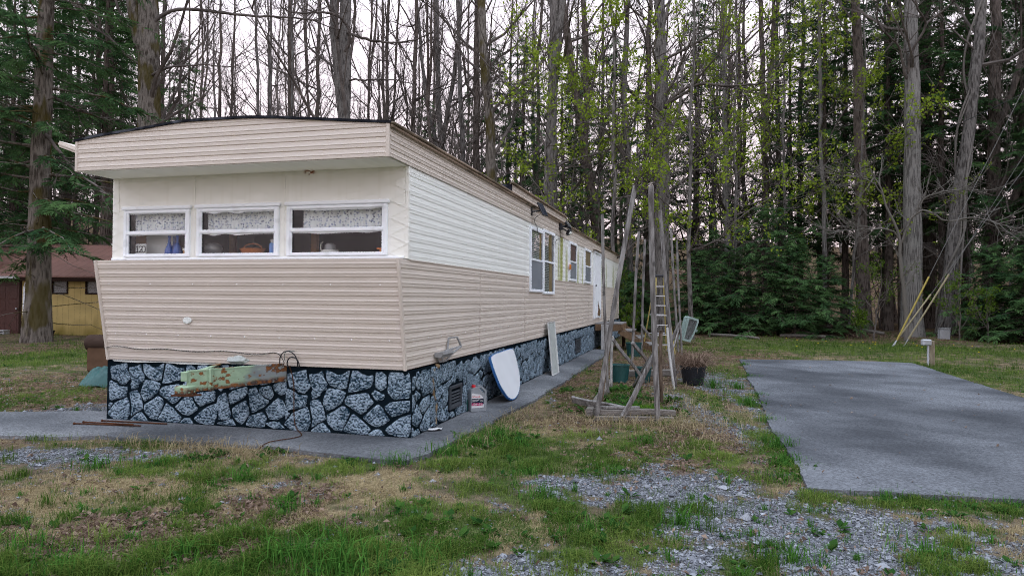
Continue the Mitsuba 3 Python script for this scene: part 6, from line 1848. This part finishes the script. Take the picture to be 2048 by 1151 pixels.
# taller straw around the raised bed and along the pad
xs_, ys_ = [], []
for bx, by, rx, ry, n in ((2.55, 1.75, 0.35, 0.3, 600), (2.75, 2.6, 0.2, 0.9, 500), (1.75, 1.55, 0.5, 0.15, 450), (3.38, 2.5, 0.12, 0.25, 180), (-1.6, -1.0, 0.5, 0.12, 600), (2.2, 4.2, 0.3, 0.9, 200), (0.75, 0.9, 0.12, 0.6, 250), (2.0, 8.5, 0.7, 2.2, 350), (3.1, 0.9, 0.15, 0.2, 120)):
    xs_.append(r.normal(bx, rx, n))
    ys_.append(r.normal(by, ry, n))
x, y = np.concatenate(xs_), np.concatenate(ys_)
h = r.uniform(0.04, 0.19, len(x))
m, c = blades(x, y, h, np.full(len(x), 0.005), r, (0.17, 0.13, 0.075), (0.50, 0.42, 0.26), 1.5)
stuff('straw_tufts', m, 'leaf_tinted', c, 'taller dry straw tufts around the raised bed and the path edges', 'dry grass')

# tall coarse tufts at the road side and along the paving
TU = []
for bx, by, n, hh, sp in ((0.75, -3.1, 200, 0.18, 0.2), (1.05, -3.25, 240, 0.21, 0.2), (0.1, -3.25, 120, 0.15, 0.2), (1.4, -3.0, 120, 0.15, 0.18), (-0.35, -3.6, 130, 0.16, 0.16), (-0.8, -3.5, 100, 0.15, 0.16), (0.15, -2.35, 90, 0.14, 0.07), (-0.65, -1.75, 110, 0.12, 0.1), (0.35, -0.95, 110, 0.16, 0.12), (0.62, -0.45, 140, 0.15, 0.12), (0.85, 0.45, 240, 0.15, 0.22), (0.72, 0.0, 160, 0.13, 0.14),
                            (3.68, 2.3, 110, 0.1, 0.1), (3.74, 4.6, 120, 0.1, 0.1), (3.8, 7.2, 150, 0.1, 0.14), (3.86, 9.6, 150, 0.1, 0.14), (4.2, -0.84, 110, 0.08, 0.12), (5.0, -0.8, 120, 0.08, 0.14), (5.9, -0.78, 120, 0.08, 0.16), (3.62, 0.75, 120, 0.17, 0.1), (3.6, 0.1, 180, 0.13, 0.14), (3.5, -0.5, 140, 0.1, 0.14), (3.55, 3.6, 160, 0.15, 0.12), (3.5, 5.5, 140, 0.14, 0.12), (2.2, -2.2, 110, 0.12, 0.12), (2.75, -1.9, 120, 0.13, 0.1), (1.75, -1.55, 140, 0.12, 0.14), (3.35, -2.35, 130, 0.12, 0.14), (4.1, -2.05, 140, 0.12, 0.2), (3.12, 5.45, 130, 0.2, 0.09), (2.15, -0.7, 120, 0.09, 0.16), (1.5, -0.9, 150, 0.09, 0.2), (2.35, 0.55, 120, 0.11, 0.12), (-2.0, -1.75, 120, 0.13, 0.14), (-1.55, -1.5, 130, 0.09, 0.12),
                            (4.6, -1.0, 150, 0.07, 0.3), (5.6, -0.95, 150, 0.07, 0.3), (6.3, -1.2, 120, 0.08, 0.2), (1.2, 0.1, 150, 0.1, 0.2), (1.0, -2.2, 130, 0.1, 0.16)):
    a, q_ = r.uniform(0, 2 * np.pi, n), np.abs(r.normal(0, sp, n))
    TU.append((bx + q_ * np.cos(a), by + q_ * np.sin(a), hh * r.uniform(0.35, 1.25, n)))
mx, my, _, _ = scatter(300, 67, 3.0, 12, 1.4)
for bx, by in zip(mx, my):
    n, sp, hh = int(r.integers(14, 40)), r.uniform(0.015, 0.05), r.uniform(0.03, 0.09)
    a, q_ = r.uniform(0, 2 * np.pi, n), np.abs(r.normal(0, sp, n))
    TU.append((bx + q_ * np.cos(a), by + q_ * np.sin(a), hh * r.uniform(0.5, 1.25, n)))
x, y, h = (np.concatenate([q[i] for q in TU]) for i in range(3))
m, c = blades(x, y, h, 0.004 + 0.018 * h, r, (0.022, 0.085, 0.014), (0.10, 0.24, 0.045), 0.75)
stuff('tall_grass', m, 'leaf_tinted', c, 'tall fresh green grass tufts by the road side and the paving edges', 'grass')

# broad leaved weeds
x, y, d, r = scatter(2600, 64, 3.0, 20, 1.3)
g, s_, t_, w_ = cov(x, y)
keep = r.uniform(size=len(x)) < 0.10 + 0.4 * g
x, y = x[keep], y[keep]
ex = [(-1.45, -1.2, 26, 0.12), (-0.1, -0.98, 14, 0.07), (-0.95, -0.82, 14, 0.07), (1.75, 2.7, 45, 0.25), (2.0, 3.6, 30, 0.3), (2.3, 2.35, 25, 0.2), (1.65, 4.6, 30, 0.2), (0.9, 4.3, 16, 0.1), (0.95, 0.3, 40, 0.2), (3.6, 0.0, 26, 0.12)]
for bx, by, n, sp in ex:
    x, y = np.r_[x, r.normal(bx, sp, n)], np.r_[y, r.normal(by, sp, n)]
P_, D_, S_ = [], [], []
for px, py in zip(x, y):
    n = r.integers(5, 11)
    a = r.uniform(0, 2 * np.pi, n)
    e = r.uniform(0.1, 0.9, n)
    D_.append(np.stack([np.cos(a) * np.cos(e), np.sin(a) * np.cos(e), np.sin(e)], -1))
    P_.append(np.tile([px, py, float(land(px, py))], (n, 1)) + D_[-1] * 0.01)
    S_.append(np.full(n, r.uniform(0.03, 0.085) * (1.7 if 1.3 < px < 2.7 and 2.1 < py < 5.0 else 1.0)) * r.uniform(0.7, 1.2, n))
P_, D_, S_ = np.vstack(P_), np.vstack(D_), np.concatenate(S_)[:, None]
sd = unit(np.cross(D_, [0, 0, 1.0]))
V = np.stack([P_, P_ + D_ * S_ * 0.55 + sd * S_ * 0.27, P_ + D_ * S_ - [0, 0, 0.008], P_ + D_ * S_ * 0.55 - sd * S_ * 0.27], 1).reshape(-1, 3)
F = (np.array([[0, 1, 2], [0, 2, 3]])[None] + (np.arange(len(P_)) * 4)[:, None, None]).reshape(-1, 3)
k = np.repeat(r.uniform(size=len(P_)), 4)[:, None]
stuff('weeds', trimesh.Trimesh(V, F, process=False), 'leaf_tinted', np.array((0.022, 0.07, 0.018)) * (1 - k) + np.array((0.07, 0.15, 0.032)) * k, 'small broad leaved weeds scattered through the grass', 'weeds')

# bright moss and small leaves in the raised bed
x, y = r.uniform(2.0, 2.5, 800), r.uniform(2.08, 2.5, 800)
keep = clump(x, y, 4, 2) > 0.42
x, y = x[keep], y[keep]
m, c = blades(x, y, r.uniform(0.10, 0.17, len(x)), np.full(len(x), 0.012), r, (0.05, 0.13, 0.012), (0.13, 0.26, 0.03), 0.5)
stuff('bed_greens', m, 'leaf_tinted', c, 'bright green low plants growing in the raised bed', 'plants')

# gravel
x, y, d, r = scatter(430000, 65, 2.9, 14, 1.5)
g, s_, t_, w_ = cov(x, y)
keep = r.uniform(size=len(x)) < np.clip(s_ * 0.55 * (1 - 0.5 * g) + 0.014, 0, 1)
x, y, d = x[keep], y[keep], d[keep]
n = len(x)
print('gravel', n)
OCT = np.array([[1, 0, 0], [-1, 0, 0], [0, 1, 0], [0, -1, 0], [0, 0, 1], [0, 0, -1.0]])
OF = np.array([[0, 2, 4], [2, 1, 4], [1, 3, 4], [3, 0, 4], [2, 0, 5], [1, 2, 5], [3, 1, 5], [0, 3, 5]])
sz = r.lognormal(math.log(0.0055), 0.52, n)[:, None, None] * np.where(d > 7, 1.3, 1.0)[:, None, None]
V = (OCT[None] * r.uniform(0.55, 1.25, (n, 6, 1)) + r.normal(0, 0.16, (n, 6, 3))) * sz * np.array([1.25, 1.0, 0.75])
az = r.uniform(0, 2 * np.pi, n)
c_, s2 = np.cos(az)[:, None], np.sin(az)[:, None]
V = np.stack([V[..., 0] * c_ - V[..., 1] * s2, V[..., 0] * s2 + V[..., 1] * c_, V[..., 2]], -1)
V += np.stack([x, y, land(x, y) + sz[:, 0, 0] * 0.3], -1)[:, None]
F = (OF[None] + (np.arange(n) * 6)[:, None, None]).reshape(-1, 3)
k = np.repeat(r.beta(1.3, 1.6, n), 6)[:, None]
stuff('gravel', (V.reshape(-1, 3), F), 'matte_tinted', np.array((0.06, 0.066, 0.078)) * (1 - k) + np.array((0.36, 0.38, 0.42)) * k, 'loose pale grey gravel over the yard', 'gravel')

# fallen leaves
x, y, d, r = scatter(150000, 66, 2.9, 30, 1.35)
g, s_, t_, w_ = cov(x, y)
keep = r.uniform(size=len(x)) < np.clip(t_ * 0.85 * (0.3 + clump(x, y, 2.4, 7)) * (1 - 0.7 * s_) + 0.009, 0, 1)
x, y = x[keep], y[keep]
qx, qy = r.uniform(0.02, 0.66, 500), r.uniform(2.2, 12.8, 500)
ed = np.minimum(np.abs(qx - 0.08), np.abs(qx - 0.66))
kk = (r.uniform(size=500) < np.exp(-ed / 0.06) * np.clip((qy - 3) / 4, 0.1, 1)) & (qx > 0.1)
gx_, gy_ = r.uniform(0.72, 3.4, 8000), r.uniform(0.9, 15, 8000)
kg = (clump(gx_, gy_, 1.7, 9) > 0.47) & ((gx_ < 3.3) | (gy_ > 11.5))
x, y = np.r_[x, gx_[kg]], np.r_[y, gy_[kg]]
px_, py_ = r.uniform(3.8, 7.5, 90), r.uniform(-0.6, 11.2, 90)
onp = np.r_[np.zeros(len(x)), np.ones(kk.sum() + 90)]
x, y = np.r_[x, qx[kk], px_], np.r_[y, qy[kk], py_]
n = len(x)
print('leaves', n)
sz = r.uniform(0.010, 0.027, n)[:, None]
az, ti = r.uniform(0, 2 * np.pi, n), r.normal(0, 0.45, n)
a = np.stack([np.cos(az) * np.cos(ti), np.sin(az) * np.cos(ti), np.sin(ti)], -1)
b_ = np.stack([-np.sin(az), np.cos(az), r.normal(0, 0.4, n)], -1)
o = np.stack([x, y, np.where(onp > 0, 0.004, land(x, y) + 0.008) + r.uniform(0, 0.022, n)], -1)
V = np.stack([o - a * sz, o + b_ * sz * 0.55 + [0, 0, 0.008], o + a * sz, o - b_ * sz * 0.55 + [0, 0, 0.008], o + [0, 0, 0.0]], 1)
F = (np.array([[0, 4, 1], [1, 4, 2], [2, 4, 3], [3, 4, 0]])[None] + (np.arange(n) * 5)[:, None, None]).reshape(-1, 3)
k = np.repeat(r.beta(1.4, 2.2, n), 5)[:, None]
stuff('fallen_leaves', (V.reshape(-1, 3), F), 'leaf_tinted', np.array((0.085, 0.055, 0.042)) * (1 - k) + np.array((0.40, 0.30, 0.235)) * k, 'dry brown fallen leaves drifted over the ground', 'fallen leaves')

# the heap of leaves at the edge of the woods
n = 2600
x, y = r.normal(8.7, 0.75, n), r.normal(24.2, 0.45, n)
hp = 0.34 * np.exp(-(((x - 8.7) / 0.8) ** 2 + ((y - 24.2) / 0.5) ** 2))
sz = r.uniform(0.03, 0.065, n)[:, None]
az, ti = r.uniform(0, 2 * np.pi, n), r.normal(0, 0.5, n)
a = np.stack([np.cos(az) * np.cos(ti), np.sin(az) * np.cos(ti), np.sin(ti)], -1)
b_ = np.stack([-np.sin(az), np.cos(az), r.normal(0, 0.4, n)], -1)
o = np.stack([x, y, land(x, y) + hp * r.uniform(0.3, 1.0, n)], -1)
V = np.stack([o - a * sz, o + b_ * sz * 0.6, o + a * sz, o - b_ * sz * 0.6], 1).reshape(-1, 3)
F = (np.array([[0, 1, 2], [0, 2, 3]])[None] + (np.arange(n) * 4)[:, None, None]).reshape(-1, 3)
k = np.repeat(r.beta(1.4, 2.2, n), 4)[:, None]
stuff('leaf_pile', (V, F), 'leaf_tinted', np.array((0.10, 0.062, 0.046)) * (1 - k) + np.array((0.36, 0.26, 0.20)) * k, 'heap of brown leaves at the edge of the woods left of the yellow guy wire guard', 'leaf pile')

# dandelions in the far strip of grass
x, y = r.uniform(5, 14, 60), r.uniform(13.5, 20, 60)
V, F = [], []
fl = cat(*[remap(trimesh.creation.icosphere(1, 0.02), frame((a_, b2, float(land(a_, b2)) + 0.12), (1, 0, 0), (0, 1, 0), (0, 0, 0.6))) for a_, b2 in zip(x[:22], y[:22])])
stuff('dandelions', fl, 'matte_tinted', np.tile((0.62, 0.42, 0.02), (len(fl.vertices), 1)), 'scattered yellow dandelion flowers in the far strip of grass', 'flowers')
